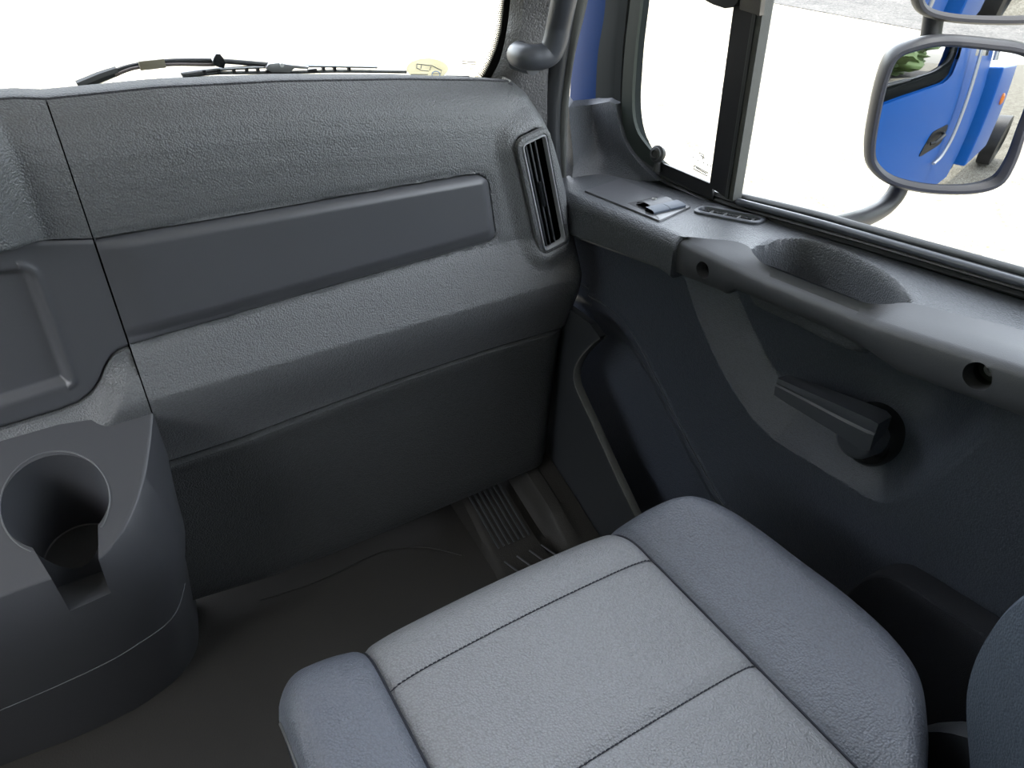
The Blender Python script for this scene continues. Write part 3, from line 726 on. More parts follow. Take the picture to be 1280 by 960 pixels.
# second, outer sill rubbers
for k, (off, hh, mm) in enumerate(((4, -.004, M_seal), (9, .012, M_rubber))):
    pass
sill = [wp(922, 252, .006), wp(1010, 275, .006), wp(1100, 301, .006), wp(1280, 354, .006), wp(1500, 420, .006)]
tube('sill_trim', crom(sill, 20), .0052, M_handle, door, seg=10)
sill = [wp(922, 245, -.012), wp(1010, 266, -.012), wp(1100, 291, -.012), wp(1280, 341, -.012), wp(1500, 405, -.012)]
tube('outer_seal', crom(sill, 20), .006, M_rubber, door, seg=10)
# latch knob on the pane
kb = wp(820, 196, .012)
kn_ = empty_kn = None
kd_ = lathe('pane_knob', kb+np.array((.008, 0, .003)), (-1, -.15, .25), [(.012, 0), (.012, .004), (.0142, .006), (.0142, .009), (.0105, .011), (.0105, .014), (.0065, .0155), (.0052, .013), (.0, .013)], M_rubber, door, seg=28)
tube('knob_stem', [kb+np.array((.006, -.001, 0)), kb+np.array((.004, -.002, -.012)), kb+np.array((.002, -.004, -.024))], [.0075, .0055, .008], M_rubber, kd_, seg=12)
# latch at the top of the pane and the clear catch on the divider
c = wp(899, -3, .014); ltc = [(wp(u, v, .012)[1], wp(u, v, .012)[2]) for u, v in [(866, -22), (886, -1), (897, 5), (912, 10), (923, 8), (928, 3), (940, -20)]]
V, F = prism_vf(ltc, .006, .022, lambda a, b, h: np.array((WX-h, a, b))); bevel(mob('pane_latch', V, F, M_rubber, door), .002)
cc = [(wp(u, v, .016)[1], wp(u, v, .016)[2]) for u, v in [(927, -30), (926, 12), (951, 20), (956, -22)]]
V, F = prism_vf(cc, .010, .019, lambda a, b, h: np.array((WX-h, a, b))); bevel(mob('clear_catch', V, F, mat('smoky_clear_plastic', (.12, .11, .10), .12, .7), door, label='smoky clear plastic catch'), .0015)
# etched maker's marks on the pane
M_etch = mat('grey_etching', (.16, .17, .17), .6)
def mark(name, pts, x, par, m=M_etch, r=.0006): return tube(name, [AX(u, v, x) for u, v in pts], r, m, par, seg=5)
xe = WX+.002
parts = []
for pts in ([(868, 207), (885, 216), (884, 220), (867, 211), (868, 207)], [(870, 209.5), (883, 217)], [(874, 191), (880, 194), (878, 199)], [(876, 194), (881, 198)], [(866, 196), (867, 197)], [(872, 200), (873, 201)], [(879, 203), (880, 204)], [(884, 205), (885, 207)], [(888, 207), (889, 208)]):
    parts.append(tube_vf([AX(u, v, xe) for u, v in pts], .0008, 5))
mob('pane_marking', *merge(parts), M_etch, door, label='small grey etched glass marking')
# door metal: painted flange ahead of the window and the outside skin
fl = [[AX(716, -260, .90), AX(718, -130, .90), AX(722, 0, .90), AX(716, 70, .90), AX(711, 138, .90)], [AX(752, -260, .893), AX(757, -130, .893), AX(758, 0, .893), AX(748, 70, .893), AX(745, 138, .893)], [AX(772, -260, .897), AX(772, -130, .897), AX(768, 0, .897), AX(757, 70, .897), AX(753, 138, .897)]]
fl[0] = [p+np.array((0, .0, 0)) for p in fl[0]]
rows = [crom(q, 20) for q in fl]
rows = [[p+np.array((.02, .01, 0)) for p in rows[0]], rows[0], [lerp(a, b, .5)+np.array((-.006, 0, 0)) for a, b in zip(rows[0], rows[1])], rows[1], rows[2], [p+np.array((.02, -.005, 0)) for p in rows[2]]]
M_blue_shade = mat('shaded_blue_paint', (.002, .018, .075), .5, .10)  # the truck's blue made darker, shade put into the flange colour
loft('painted_flange', rows, M_blue_shade, door, label='blue painted door flange with shade in its colour')
rows = [crom([AX(u, v, .872+dx) for u, v in q], 20) for dx, q in ((.012, [(757, -260), (757, -130), (757, 0), (747, 70), (744, 138)]), (.0, [(770, -260), (772, -130), (771, 0), (762, 70), (760, 138)]), (-.004, [(788, -260), (790, -130), (789, 0), (779, 70), (777, 138)]), (.004, [(800, -260), (802, -130), (801, 0), (792, 70), (790, 138)]))]
loft('window_surround', rows, M_matte, door)

# ------------------------------------------------------------------ A pillar, weatherstrip, grab handle
PY = 1.125
def pil(q): return crom([AY(u, v, y) for u, v, y in q], 24)
c0 = pil([(655, -260, 1.02), (648, -120, 1.08), (638, 0, 1.125), (633, 40, 1.13), (625, 75, 1.135), (613, 98, 1.14), (606, 108, 1.14)])
c1 = pil([(672, -260, .99), (664, -120, 1.05), (655, 0, 1.095), (650, 40, 1.10), (645, 75, 1.105), (640, 105, 1.11), (645, 170, 1.12)])
c2 = pil([(725, -260, .98), (712, -120, 1.04), (690, 0, 1.08), (686, 40, 1.09), (682, 75, 1.095), (681, 110, 1.10), (694, 260, 1.11)])
c3 = pil([(738, -260, 1.0), (725, -120, 1.06), (704, 0, 1.10), (695, 60, 1.11), (690, 110, 1.12), (698, 180, 1.12), (705, 260, 1.12)])
c4 = [p+np.array((.012, .03, 0)) for p in c3]
cm = [p+np.array((0, .004, 0)) for p in c0]
pill = tag(loft('trim_1', [[CAM+(p-CAM)*1.03 for p in c0], c0, [lerp(a, b, .35)+np.array((0, -.004, 0)) for a, b in zip(c0, c1)], c1, [lerp(a, b, .5) for a, b in zip(c1, c2)], c2, c3, c4], M_pillar), 'grey grained windscreen pillar trim', kind='structure')
def ribbon(name, left, right, bulge, m, label=None):
    L_ = pil(left); R_ = pil(right); rows = []
    for t in np.linspace(0, 1, 9):
        rows.append([lerp(a, b, t)+np.array((0, -bulge*math.sin(PI*t), 0)) for a, b in zip(L_, R_)])
    rows = [[p+np.array((0, .02, 0)) for p in rows[0]]]+rows+[[p+np.array((0, .02, 0)) for p in rows[-1]]]
    return loft(name, rows, m)
s1 = ribbon('trim_2', [(734, -260, 1.01), (722, -120, 1.06), (700, 0, 1.085), (688, 90, 1.10), (682, 140, 1.105), (684, 200, 1.105), (690, 300, 1.11)], [(756, -260, 1.01), (741, -120, 1.06), (722, 0, 1.085), (707, 90, 1.10), (701, 150, 1.105), (702, 200, 1.105), (706, 300, 1.11)], .012, M_dark)
tag(s1, 'dark rubber door seal behind the grab handle', kind='structure')
s2 = ribbon('trim_3', [(755, -260, 1.0), (742, -120, 1.05), (719, 0, 1.08), (706, 90, 1.095), (700, 140, 1.10), (699, 200, 1.10), (703, 300, 1.105)], [(770, -260, 1.0), (756, -120, 1.05), (735, 0, 1.08), (718, 70, 1.09), (711, 130, 1.10), (708, 200, 1.10), (709, 300, 1.105)], .008, M_seal)
tag(s2, 'grey woven weatherstrip beside the blue door flange', kind='structure')
gh = empty('grab_handle', tuple(AY(690, 60, 1.05)), 'grey curved grab handle on the windscreen pillar', 'handle')
gp = [AY(u, v, y) for u, v, y in [(648, 68, 1.075), (652, 70, 1.055), (662, 72, 1.035), (676, 71, 1.028), (688, 65, 1.025), (695, 48, 1.020), (699, 28, 1.015), (704, 5, 1.0), (713, -40, .98), (724, -110, .95), (735, -220, .90)]]
tube('handle_grip', crom(gp, 70), .0185, M_handle, gh, seg=24)
lathe('mount_plug', AY(647, 60, 1.085), (0, -1, .1), [(.011, 0), (.011, .012), (.008, .016), (0, .016)], M_dark, gh, seg=20)
lathe('mount_foot', AY(650, 76, 1.10), (0, -1, .0), [(.016, -.01), (.014, .04)], M_handle, gh, seg=20)

# ------------------------------------------------------------------ windscreen
def gy(z): return 1.155-.10*(z-1.0)
GZs = [.93, 1.8]
w = mob('window_1', [(-1.4, gy(.93), .93), (.655, gy(.93), .93), (.70, gy(1.1), 1.1), (.74, gy(1.8), 1.8), (-1.4, gy(1.8), 1.8)], [(0, 1, 2, 3, 4)], M_glass, smooth=False)
tag(w, 'clear windscreen glass', kind='structure')
def SCR(u, v, off=0):
    # meet of the sight line with the windscreen plane y = 1.155 - .1 (z - 1)
    return hitp(u, v, (0, 1, .10), 1.255+off)
def dots_mat():
    m = bpy.data.materials.new('dotted_black_print'); m.use_nodes = True; nt = m.node_tree; nt.nodes.clear()
    N = nt.nodes.new; out = N('ShaderNodeOutputMaterial'); mx = N('ShaderNodeMixShader'); tr = N('ShaderNodeBsdfTransparent'); df = N('ShaderNodeBsdfDiffuse'); df.inputs[0].default_value = (.01, .01, .01, 1)
    uv = N('ShaderNodeUVMap'); sp_ = N('ShaderNodeSeparateXYZ'); nt.links.new(uv.outputs[0], sp_.inputs[0])
    def mt(op, a, b=None):
        n = N('ShaderNodeMath'); n.operation = op
        for i, q in enumerate((a, b)):
            if q is None: continue
            if isinstance(q, (int, float)): n.inputs[i].default_value = q
            else: nt.links.new(q, n.inputs[i])
        return n.outputs[0]
    U = sp_.outputs[0]; Vv = sp_.outputs[1]
    row = mt('FLOOR', Vv); odd = mt('MULTIPLY', mt('MODULO', row, 2), .5)
    uu = mt('MULTIPLY', U, 6.0)
    fu = mt('SUBTRACT', mt('FRACT', mt('ADD', uu, odd)), .5); fv = mt('SUBTRACT', mt('FRACT', Vv), .5)
    d = mt('SQRT', mt('ADD', mt('MULTIPLY', fu, fu), mt('MULTIPLY', fv, fv)))
    rad = mt('SUBTRACT', .68, mt('MULTIPLY', U, .68))
    f = mt('LESS_THAN', d, rad); nt.links.new(f, mx.inputs[0]); nt.links.new(tr.outputs[0], mx.inputs[1]); nt.links.new(df.outputs[0], mx.inputs[2]); nt.links.new(mx.outputs[0], out.inputs[0])
    return m
e_o = crom([SCR(u, v, -.003) for u, v in [(676, -200), (662, -90), (648, 0), (643, 38), (637, 70), (626, 97), (616, 104)]], 40)
e_m = crom([SCR(u, v, -.003) for u, v in [(655, -200), (644, -90), (631, 0), (627, 36), (620, 64), (606, 94), (602, 99)]], 40)
e_i = crom([SCR(u, v, -.003) for u, v in [(644, -200), (633, -90), (620, 0), (615, 34), (608, 60), (598, 84), (590, 98)]], 40)
loft('trim_4', [e_o, e_m], M_black, smooth=False); tag(bpy.data.objects['trim_4'], 'black border print of the windscreen', kind='structure')
V, F = grid([e_m, e_i]); o = mob('trim_5', V, F, dots_mat(), smooth=False); tag(o, 'dotted fade of the windscreen border', kind='structure')
ul = o.data.uv_layers.new(name='UVMap'); acc = [0]
for a, b in zip(e_m, e_m[1:]): acc.append(acc[-1]+np.linalg.norm(b-a))
for lp in o.data.loops:
    vi = lp.vertex_index; ul.data[lp.index].uv = (0 if vi < 40 else 1, acc[vi % 40]/.0030)
# round sticker with a little lorry and a ring, and the printed mark beside it
stc = empty('windscreen_sticker', tuple(SCR(534, 88)), 'pale oval sticker with a lorry drawing low on the windscreen', 'sticker')
def scr_poly(name, pts, m, par, off=-.004, th=.0006):
    a = [SCR(u, v, off) for u, v in pts]; n = len(a); V = a+[p+np.array((0, -th, 0)) for p in a]
    return mob(name, V, [tuple(range(n)), tuple(range(n, 2*n))[::-1]]+[(i, (i+1) % n, n+(i+1) % n, n+i) for i in range(n)], m, par, smooth=False)
M_stick = mat('pale_yellow_sticker', (.60, .58, .42), .6); M_prt = mat('grey_print', (.10, .11, .12), .6); M_bprt = mat('blue_print', (.15, .25, .45), .6)
ov = [(534+26*math.cos(a), 86+13*math.sin(a)) for a in np.linspace(0, 2*PI, 32, endpoint=False)]
m_ = bpy.data.materials.new('translucent_sticker'); m_.use_nodes = True; b_ = m_.node_tree.nodes['Principled BSDF']; b_.inputs['Base Color'].default_value = (.85, .8, .5, 1); b_.inputs['Alpha'].default_value = .55
scr_poly('sticker_sheet', ov, m_, stc)
parts = [tube_vf([SCR(u, v, -.006) for u, v in pts], .0006, 5) for pts in ([(521, 80), (540, 82), (552, 88), (551, 92), (541, 92)], [(521, 80), (521, 85), (527, 88), (536, 89)], [(527, 81), (526, 86)], [(539, 83), (537, 88)], [(514, 93), (535, 93)])]
mob('lorry_print', *merge(parts), M_prt, stc)
rg = [SCR(545+5*math.cos(a), 93+4*math.sin(a), -.006) for a in np.linspace(0, 2*PI, 24)]
tube('ring_print', rg, .0007, M_bprt, stc, seg=5)
stm = empty('glass_marking', tuple(SCR(588, 82)), 'small printed marking on the windscreen beside the dotted border', 'marking')
parts = [tube_vf([SCR(u, v, -.005) for u, v in pts], .00055, 5) for pts in ([(578, 76.5), (595, 78), (595, 80.5), (578, 79.5), (578, 76.5)], [(577, 85.5), (578, 85.5)], [(580, 85.8), (581, 85.8)], [(584, 86), (585, 86)], [(588, 84), (589, 87), (592, 87), (592, 84.5), (590, 85.5)])]
mob('marking_print', *merge(parts), mat('dark_print', (.05, .05, .06), .6), stm)

# ------------------------------------------------------------------ wiper
wip = empty('windscreen_wiper', tuple(AY(300, 85, 1.2)), 'black windscreen wiper lying along the foot of the glass', 'wiper')
YW = 1.205
def W(u, v, y=YW): return AY(u, v, y)
tube('arm_base', [W(98, 108), W(125, 96.5), W(147, 88.5)], [.0075, .0072, .0062], M_rubber, wip, seg=8)
tube('arm_tube', crom([W(140, 91), (W(160, 84)), W(185, 79.5), W(215, 76.5), W(265, 76), W(300, 78), W(336, 81)], 30), .0036, M_black, wip, seg=8)
tube('arm_hose', crom([W(144, 94, 1.2), (W(165, 86, 1.2)), W(190, 82.5, 1.2), W(220, 80.5, 1.2), W(262, 81, 1.2), W(273, 80, 1.2)], 30), .0022, mat('brown_hose', (.06, .045, .04), .5), wip, seg=8)
a, b = W(174, 82, 1.197), W(206, 78.5, 1.197); dd = (b-a)/np.linalg.norm(b-a)
V, F = box_vf((a+b)/2, (np.linalg.norm(b-a), .008, .0115), (dd, np.array((0, 1., 0)), np.cross(dd, (0, 1, 0)))); bevel(mob('hose_clip', V, F, M_olive, wip, label='olive hose clip'), .001)
jt = [(u, v) for u, v in [(262, 76), (264, 70), (267, 65), (272, 65), (276, 70), (279, 76), (277, 83), (268, 81)]]
V, F = prism_vf([(W(u, v)[0], W(u, v)[2]) for u, v in jt], 1.190, 1.204, lambda a, b, h: np.array((a, h, b))); bevel(mob('spray_nozzle', V, F, M_gloss, wip), .001)
br = [(330, 83), (334, 78.5), (345, 77), (358, 79), (372, 80.5), (384, 82), (383, 85), (366, 84), (360, 89), (338, 89), (332, 86)]
V, F = prism_vf([(W(u, v)[0], W(u, v)[2]) for u, v in br], 1.196, 1.208, lambda a, b, h: np.array((a, h, b))); bb = bevel(mob('blade_bridge', V, F, M_metal, wip, label='grey metal bridge'), .0008)
lathe('bridge_pin', W(352, 81, 1.196), (0, -1, 0), [(.003, 0), (.003, .003), (0, .003)], M_silver, bb, seg=12)
tube('blade_frame', crom([W(226, 92.5), W(260, 88), (W(300, 85)), W(340, 83), W(380, 82.2), W(425, 82.6), W(471, 83.5)], 30), .0026, M_metal, wip, seg=8)
tube('blade_frame', crom([W(228, 95), W(270, 91.5), (W(300, 91)), W(340, 90.5), W(380, 90), W(425, 89), W(508, 90)], 30), .0024, M_rubber, wip, seg=8)
for u, v in ((255, 90), (273, 89), (292, 88), (308, 87), (322, 87), (404, 86), (418, 86), (436, 86)):
    V, F = box_vf(W(u, v), (.0045, .006, .0055)); mob('blade_clip', V, F, M_black, wip, smooth=False)
V, F = box_vf(W(345, 88), (.030, .005, .0045)); mob('blade_clip', V, F, M_black, wip, smooth=False)
V, F = box_vf(W(390, 88), (.014, .005, .0045)); mob('blade_clip', V, F, M_black, wip, smooth=False)
rows = [[W(u, v, YW) for u, v in ((158, 101), (230, 96), (300, 94), (400, 93), (512, 94))], [W(u, v, YW) for u, v in ((158, 102.5), (230, 99.5), (300, 98), (400, 97.5), (512, 97))]]
rows = [crom(r, 30) for r in rows]; rows = rows+[[p+np.array((0, -.006, 0)) for p in r] for r in rows[::-1]]+[rows[0]]
loft('blade_rubber', rows, M_black, wip)
tube('blade_tip', [W(508, 95), W(540, 95.5), W(586, 96)], .0022, M_soft, wip, seg=6)

# ------------------------------------------------------------------ passenger seat
seat = empty('passenger_seat', (.31, .2, FLOOR), 'blue-grey leather passenger seat with stitched cushion', 'seat')
XL, XA, XM, XR = .027, .131, .476, .640
XO = crom([(a, b, 0) for a, b in [(-.2, .50), (.05, .505), (.10, .508), (.12, .525), (.15, .568), (.19, .612), (.235, .630), (.29, .634), (.34, .631), (.40, .624), (.46, .607), (.50, .585), (.54, .555)]], 200)
XO = [(p[0], p[1]) for p in XO]
def x_out(y): return interp(y, XO)
YF = .556
def yf_of(x): return YF-.022*max(0, (XL+.04-x)/.04)**2
def seat_z(x, y):
    z = .552
    # bolsters
    xo = x_out(y)
    if x > XM:
        t = (x-XM)/(xo-XM); z += (.036-.012*sstep(.48, .36, y))*math.sin(PI*min(1, max(0, t))*.62)**1.2*sstep(YF, .49, y)
        e = xo-x; R = .055
        if e < R: z -= (R-math.sqrt(max(0, R*R-(R-e)**2)))*1.05
    elif x < XA:
        t = (XA-x)/(XA-XL); z += .010*math.sin(PI*min(1, t)*.8)
        e = x-XL; R = .028
        if e < R: z -= R-math.sqrt(max(0, R*R-(R-e)**2))
    else:
        c = (x-XA)/(XM-XA); z += .007*math.sin(PI*c)-.002
    for sx_ in (XA, XM): z -= .007*math.exp(-((x-sx_)/.0065)**2)+.004*math.exp(-((x-sx_)/.025)**2)
    if XA < x < XM:
        for sy in (.4625, .292): z -= .003*math.exp(-((y-sy)/.007)**2)
    e = yf_of(x)-y; R = .075
    if e < R: z -= R-math.sqrt(max(0, R*R-(R-e)**2))
    return z
def seat_patch(name, xa, xb, ya, yb, nx, ny, m, label=None):
    rows = []
    for i in range(ny):
        y = lerp(ya, yb, i/(ny-1)); row = []
        for j in range(nx):
            t = j/(nx-1); b = xb if xb is not None else x_out(y)
            x = lerp(xa, b, t)
            if xb is None: x = lerp(xa, b, math.sin(t*PI/2)*.35+t*.65)
            yy = y-(YF-yf_of(x))*sstep(.2, YF, y); row.append((x, yy, seat_z(x, yy)))
        rows.append(row)
    if yb >= YF-1e-6:
        rows.append([(p[0], p[1]-.004, p[2]-.05) for p in rows[-1]]); rows.append([(p[0], p[1]-.02, p[2]-.06) for p in rows[-1]])
    if xb is None: rows = [r+[(r[-1][0]-.004, r[-1][1], r[-1][2]-.05), (r[-1][0]-.02, r[-1][1], r[-1][2]-.10)] for r in rows]
    if xa == XL: rows = [[(r[0][0]+.012, r[0][1], r[0][2]-.14), (r[0][0]+.001, r[0][1], r[0][2]-.01)]+r for r in rows]
    return loft(name, rows, m, seat, label=label, angle=80)
YB = -.05
def yspace(a, b): return a, b
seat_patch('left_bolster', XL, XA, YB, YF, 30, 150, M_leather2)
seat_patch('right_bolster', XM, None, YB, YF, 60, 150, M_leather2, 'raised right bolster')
seat_patch('front_cushion', XA, XM, .4625, YF, 90, 45, M_leather)
seat_patch('middle_cushion', XA, XM, .292, .4625, 90, 50, M_leather)
seat_patch('rear_cushion', XA, XM, YB, .292, 90, 60, M_leather)
for sx_ in (XA, XM):
    tube('piping', [(sx_, y, seat_z(sx_, y)+.0008) for y in np.linspace(YB, YF-.001, 70)], .0016, M_thread, seat, seg=6)
parts = []
for sy in (.4625, .292):
    n = 66
    for k in range(n):
        x = lerp(XA+.004, XM-.004, (k+.5)/n); z = seat_z(x, sy)+.0009; parts.append(box_vf((x, sy, z), (.0034, .0012, .0012)))
    parts.append(tube_vf([(x, sy, seat_z(x, sy)-.0002) for x in np.linspace(XA, XM, 40)], .0007, 4))
tag(mob('stitching', *merge(parts), M_thread, seat, smooth=False, label='dark running stitches'), kind='stuff')
tube('edge_piping', [(XL-.0005, y, seat_z(XL, y)-.002) for y in np.linspace(YB, YF-.052, 50)], .0022, M_soft, seat, seg=8)
tube('edge_piping', [(x_out(y)+.0005, y, seat_z(x_out(y), y)-.001) for y in np.linspace(-.02, .50, 60)], .0014, M_handle, seat, seg=8)
box('cushion_base', (.30, .22, .42), (.46, .58, .14), M_black, seat, bv=.02)
box('seat_pedestal', (.30, .16, .23), (.34, .42, .26), M_black, seat, bv=.02)
# backrest with a wing bolster
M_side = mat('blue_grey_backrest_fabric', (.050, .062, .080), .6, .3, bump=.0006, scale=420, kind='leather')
YT = [(p[0], p[1]) for p in crom([(a, b, 0) for a, b in [(.44, .05), (.50, .085), (.54, .105), (.62, .138), (.70, .144), (.77, .128), (.85, .09), (.94, .0)]], 80)]
def back_sec(z):
    yt = interp(z, YT)
    pts = []
    for a in np.linspace(0, 2*PI, 64, endpoint=False):
        cx = math.copysign(abs(math.cos(a))**.55, math.cos(a)); sy = math.copysign(abs(math.sin(a))**.55, math.sin(a))
        w = .305*(1-.25*sstep(.86, .95, z)); x = .305+w*cx; y = -.07+.07*sy
        if sy > 0: y += (yt+.025)*sstep(.62, .90, abs(cx))*min(1, sy/.45)
        pts.append(np.array((x, y, z)))
    return pts
rows = [back_sec(z) for z in np.linspace(.44, .945, 64)]
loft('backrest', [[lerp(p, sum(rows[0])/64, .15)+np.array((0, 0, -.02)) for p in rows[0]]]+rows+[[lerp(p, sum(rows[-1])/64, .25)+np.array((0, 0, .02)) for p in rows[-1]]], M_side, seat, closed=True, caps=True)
lathe('recliner_cover', (.585, .055, .455), (1, 0, 0), [(.118, 0), (.118, .02), (.112, .034), (.098, .043), (.06, .047), (0, .047)], M_dark, seat, seg=48)

# carpeted sill box beside the seat
CBx = .742
cbp = [AX(u, v, CBx)[1:] for u, v in [(1045, 765), (1062, 738), (1083, 722), (1108, 720), (1130, 730), (1180, 762), (1245, 804), (1300, 840)]]
cbp = [(p[0], p[1]) for p in crom([(a, b, 0) for a, b in cbp], 30)]
poly = cbp+[(-.1, cbp[-1][1]), (-.1, FLOOR+.002), (cbp[0][0]+.02, FLOOR+.002)]
V, F = prism_vf(poly, CBx, .785, lambda a, b, h: np.array((h, a, b)))
o = mob('sill_box', V, F, M_cloth); bevel(o, .006); tag(o, 'dark carpeted sill box between the seat and the door', 'sill')

# ------------------------------------------------------------------ foot well
fw = empty('wheel_arch_cover', tuple(AZ(640, 690, FLOOR)), 'ribbed dark rubber foot rest in the far corner of the footwell', 'foot rest')
A0, A1 = AZ(568, 640, FLOOR), AZ(625, 722, FLOOR)
# wedge rising towards the bulkhead
def wedge(y): return FLOOR+.010+.055*sstep(.86, 1.10, y)
rows = []
for i in range(40):
    y = lerp(1.22, .70, i/39); xl = interp(y, [(.70, .455), (.88, .500), (1.07, .512), (1.2, .52)])
    row = [(xl-.010, y, FLOOR), (xl-.004, y, wedge(y)-.006), (xl+.003, y, wedge(y)-.001)]
    for x in np.linspace(xl+.008, .595, 30): row.append((x, y, wedge(y)))
    for x, h in ((.600, .0), (.604, -.010), (.622, -.014), (.634, -.004), (.640, .018), (.648, .030), (.668, .034), (.672, .034), (.676, .030), (.690, .03), (.712, .03)): row.append((x, y, wedge(y)+h*sstep(.80, .95, y)))
    rows.append(row)
loft('rest_pad', rows, M_mat, fw)
for k in range(7):
    x0 = lerp(.522, .592, k/6); pth = [(x0-.010*(1.1-y), y, wedge(y)+.0015) for y in np.linspace(1.13, .915, 14)]
    tube('tread_rib', pth, .0026, M_dark, fw, seg=6)
for k in range(4):
    x0 = lerp(.515, .60, k/3); tube('tread_rib', [(x0, .885, wedge(.885)+.001), (x0+.012, .845, wedge(.845)+.001)], .0022, M_bar, fw, seg=6)
mt_ = tube('trim_6', crom([AZ(u, v, FLOOR+.002) for u, v in [(325, 750), (345, 744), (400, 725), (470, 692), (505, 684), (540, 685), (577, 694)]], 40), .0016, M_mat, seg=6)
tag(mt_, 'thin raised edge of the rubber floor mat', kind='structure')
tag(mob('wall_front', *box_vf((-.3, 1.33, .44), (2.3, .05, .74)), M_dark, smooth=False), 'dark bulkhead behind the dashboard', kind='structure')

# ------------------------------------------------------------------ outside of the truck (seen in the mirrors)
body = empty('truck_body', (.92, -.8, GZ), 'blue painted truck side behind the passenger door, seen in the door mirror', 'truck')
SX = .925
dsk = []
dout = [(1.02, -.15), (1.02, .78), (.5, .835), (-.02, .885), (-.13, .93), (-.165, 1.0), (-.165, 1.6), (-.26, 1.72), (-.30, 1.6), (-.30, .15), (-.20, -.10), (-.05, -.15)]
def sx_of(y, z): return SX+.022*math.cos((z-.45)*1.6)-.02-.004*sstep(.76, .86, z)
def skin(name, y0, y1, zf0, zf1, m, par, n=30, k=24, dx=0):
    rows = []
    for i in range(n):
        y = lerp(y0, y1, i/(n-1)); rows.append([(sx_of(y, z)+dx, y, z) for z in [lerp(zf0(y), zf1(y), j/(k-1)) for j in range(k)]])
    V, F = grid(rows); n0 = len(V)
    V = V+[(v[0]-.02, v[1], v[2]) for v in V]; F = F+[tuple(i+n0 for i in q)[::-1] for q in F]
    o = mob(name, V, F, m, par); return o
zwin = lambda y: interp(y, [(-.165, 1.02), (-.15, .955), (-.12, .915), (-.06, .888), (.3, .855), (.8, .79), (1.02, .77)])
skin('door_skin', -.165, 1.02, lambda y: .08, lambda y: zwin(y)-.03, M_blue, door).update_tag()
skin('door_skin', -.30, -.165, lambda y: .08, lambda y: 1.75, M_blue, door, 8)
skin('cab_side', -.79, -.306, lambda y: .05, lambda y: .98, M_blue, body, 14)
skin('cab_side', -.40, -.306, lambda y: .98, lambda y: 1.75, M_blue, body, 4)
skin('cab_side', -.79, -.68, lambda y: .98, lambda y: 1.75, M_blue, body, 4)
skin('rear_quarter_window', -.68, -.40, lambda y: .98, lambda y: 1.75, M_tint, body, 6, dx=-.004)
skin('door_glass_outer', -.165, -.160, lambda y: .95, lambda y: 1.0, M_rubber, door, 2, 3)
# silver aerodynamic edge and handle
tube('silver_edge', crom([(.945, -.36, 1.75), (.955, -.36, 1.1), (.957, -.36, .6), (.950, -.33, .42), (.948, -.24, .38)], 30), .011, M_silver, body, seg=10)
tube('silver_edge', crom([(.935, -.80, 1.8), (.94, -.80, 1.2), (.94, -.80, .95)], 12), .02, M_silver, body, seg=10)
hp = [(sx_of(y, z)+.004, y, z) for y, z in round_poly([(-.02, .485), (-.275, .495), (-.285, .615), (-.08, .61)], .035, 6)]
n = len(hp); hpV = hp+[(p[0]-.01, p[1], p[2]) for p in hp]
eh = mob('outer_handle', hpV, [tuple(range(n)), tuple(range(n, 2*n))[::-1]]+[(i, (i+1) % n, n+(i+1) % n, n+i) for i in range(n)], M_black, door)
tube('outer_handle_grip', [(SX+.012, -.22, .575), (SX+.03, -.20, .572), (SX+.032, -.11, .552), (SX+.014, -.09, .548)], .010, M_rubber, eh, seg=10)
# tool box with orange lamp behind the cab, rail and wheel guard
tb = empty('tool_box', (.80, -1.35, -.4), 'blue side box with an orange marker lamp, seen in the mirror behind the cab', 'box')
box('box_body', (.78, -1.25, .50), (.42, .62, .80), M_blue, tb, bv=.02)
lathe('marker_lamp', (.99, -1.30, .62), (1, 0, 0), [(.05, 0), (.05, .012), (.035, .022), (0, .024)], M_orange, tb, seg=24)
box('chassis_side', (.35, -3.2, -.2), (.4, 2.6, .25), M_silver, body, bv=.01)
wh = lathe('rear_wheel', (.62, -4.0, GZ+.48), (1, 0, 0), [(.3, 0), (.48, .01), (.48, .28), (.3, .30), (.2, .22), (0, .22)], M_black, None, seg=40)
tag(wh, 'black rear truck wheel under the chassis, seen far down the mirror', 'wheel')
# lettering strip on the door, pale
for k in range(2):
    z = .14+k*.05; V, F = box_vf((sx_of(0, z)+.003, .30-.03*k, z), (.004, .30, .014)); mob('door_badge', V, F, M_silver, door, smooth=False, label='pale bar badge')

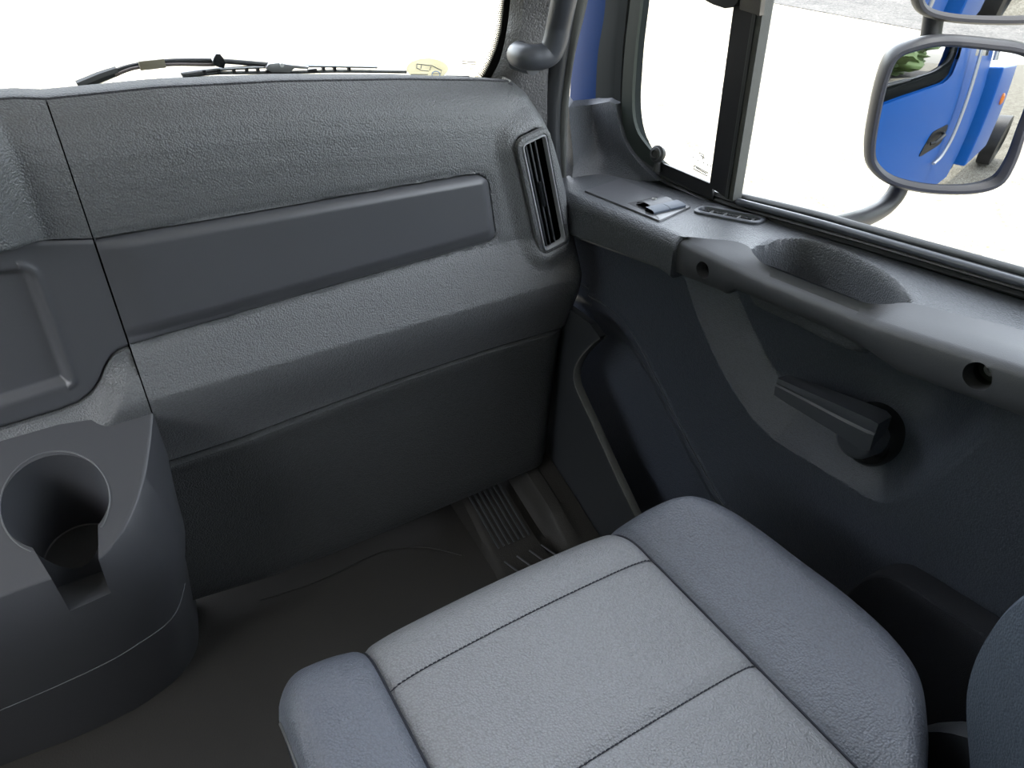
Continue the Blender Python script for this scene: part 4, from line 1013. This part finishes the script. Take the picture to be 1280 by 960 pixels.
# ------------------------------------------------------------------ mirrors
def mirror(name, P0, target, outline, label, rim_w, conv, toppx=None):
    P0 = np.array(P0); a = (CAM-P0)/np.linalg.norm(CAM-P0); b = np.array(target)-P0; b /= np.linalg.norm(b); n = a+b; n /= np.linalg.norm(n)
    ex = np.cross((0, 0, 1.), n); ex /= np.linalg.norm(ex); ey = np.cross(n, ex)
    pts = [hitp(u, v, n, n@P0) for u, v in outline]
    loc = [((p-P0)@ex, (p-P0)@ey) for p in pts]
    loc = [(p[0], p[1]) for p in crom([(a_, b_, 0) for a_, b_ in loc], 96, True)]
    if sum(loc[i-1][0]*loc[i][1]-loc[i][0]*loc[i-1][1] for i in range(len(loc))) < 0: loc = loc[::-1]
    f = frame_of(P0, ex, ey, n); root = empty(name, tuple(P0), label, 'mirror')
    cen = np.array((sum(p[0] for p in loc), sum(p[1] for p in loc)))/len(loc)
    rimr = []
    for d, h in ((rim_w*1.15, -.008), (rim_w*.95, .001), (rim_w*.6, .007), (rim_w*.15, .007), (-rim_w*.25, .000), (-rim_w*.45, -.014), (.0, -.040), (rim_w, -.065), (rim_w*3, -.085)):
        rimr.append([f(q[0], q[1], h) for q in offset(loc, d)])
    V, F = grid(rimr, True); m = len(loc); F.append(tuple(range(len(V)-m, len(V))))
    mob('mirror_housing', V, F, M_frame, root)
    inn = offset(loc, rim_w*.9); K_ = 40; rows = []
    for k in range(K_+1):
        s = max(k/K_, .002); row = []
        for q in inn:
            p = cen+(np.array(q)-cen)*s; r2 = float(((p-cen)**2).sum()); row.append(f(p[0], p[1], .0015-(conv-math.sqrt(conv*conv-r2))+.0))
        rows.append(row)
    V, F = grid(rows, True); F.append(tuple(range(m)))
    mob('mirror_face', V, F, M_mirror, root, angle=180, label='reflecting convex glass')
    return root, n
OUTL = [(1143, 56), (1180, 49), (1235, 53), (1282, 60), (1300, 76), (1298, 120), (1282, 165), (1268, 205), (1250, 231), (1215, 241), (1160, 240), (1115, 230), (1092, 212), (1086, 190), (1092, 145), (1104, 95), (1118, 68)]
MP = AX(1185, 145, 1.26)
mirror('lower_door_mirror', MP, (.93, -.25, .66), OUTL, 'lower square door mirror with grey rim showing the blue truck side', .011, 1.1)
OUT2 = [(1146, -25), (1146, 2), (1158, 18), (1190, 26), (1240, 29), (1290, 28), (1330, 20), (1345, -40), (1340, -200), (1300, -240), (1200, -235), (1160, -200), (1150, -100)]
mirror('upper_door_mirror', AX(1235, -100, 1.27), (.93, -1.0, .7), OUT2, 'upper tall door mirror cut off by the top of the photo', .011, 3.0)
arm = empty('mirror_arm', tuple(AX(1110, 250, 1.25)), 'black tubular mirror arm curving in below the lower mirror', 'bracket')
tube('arm_tube', crom([AX(u, v, x) for u, v, x in [(1185, -120, 1.32), (1172, -20, 1.325), (1165, 35, 1.33), (1152, 110, 1.32), (1140, 180, 1.31), (1125, 232, 1.29), (1108, 256, 1.26), (1085, 270, 1.2), (1055, 279, 1.12), (1010, 290, 1.0), (985, 300, .93)]], 80), .0165, M_frame, arm, seg=18)
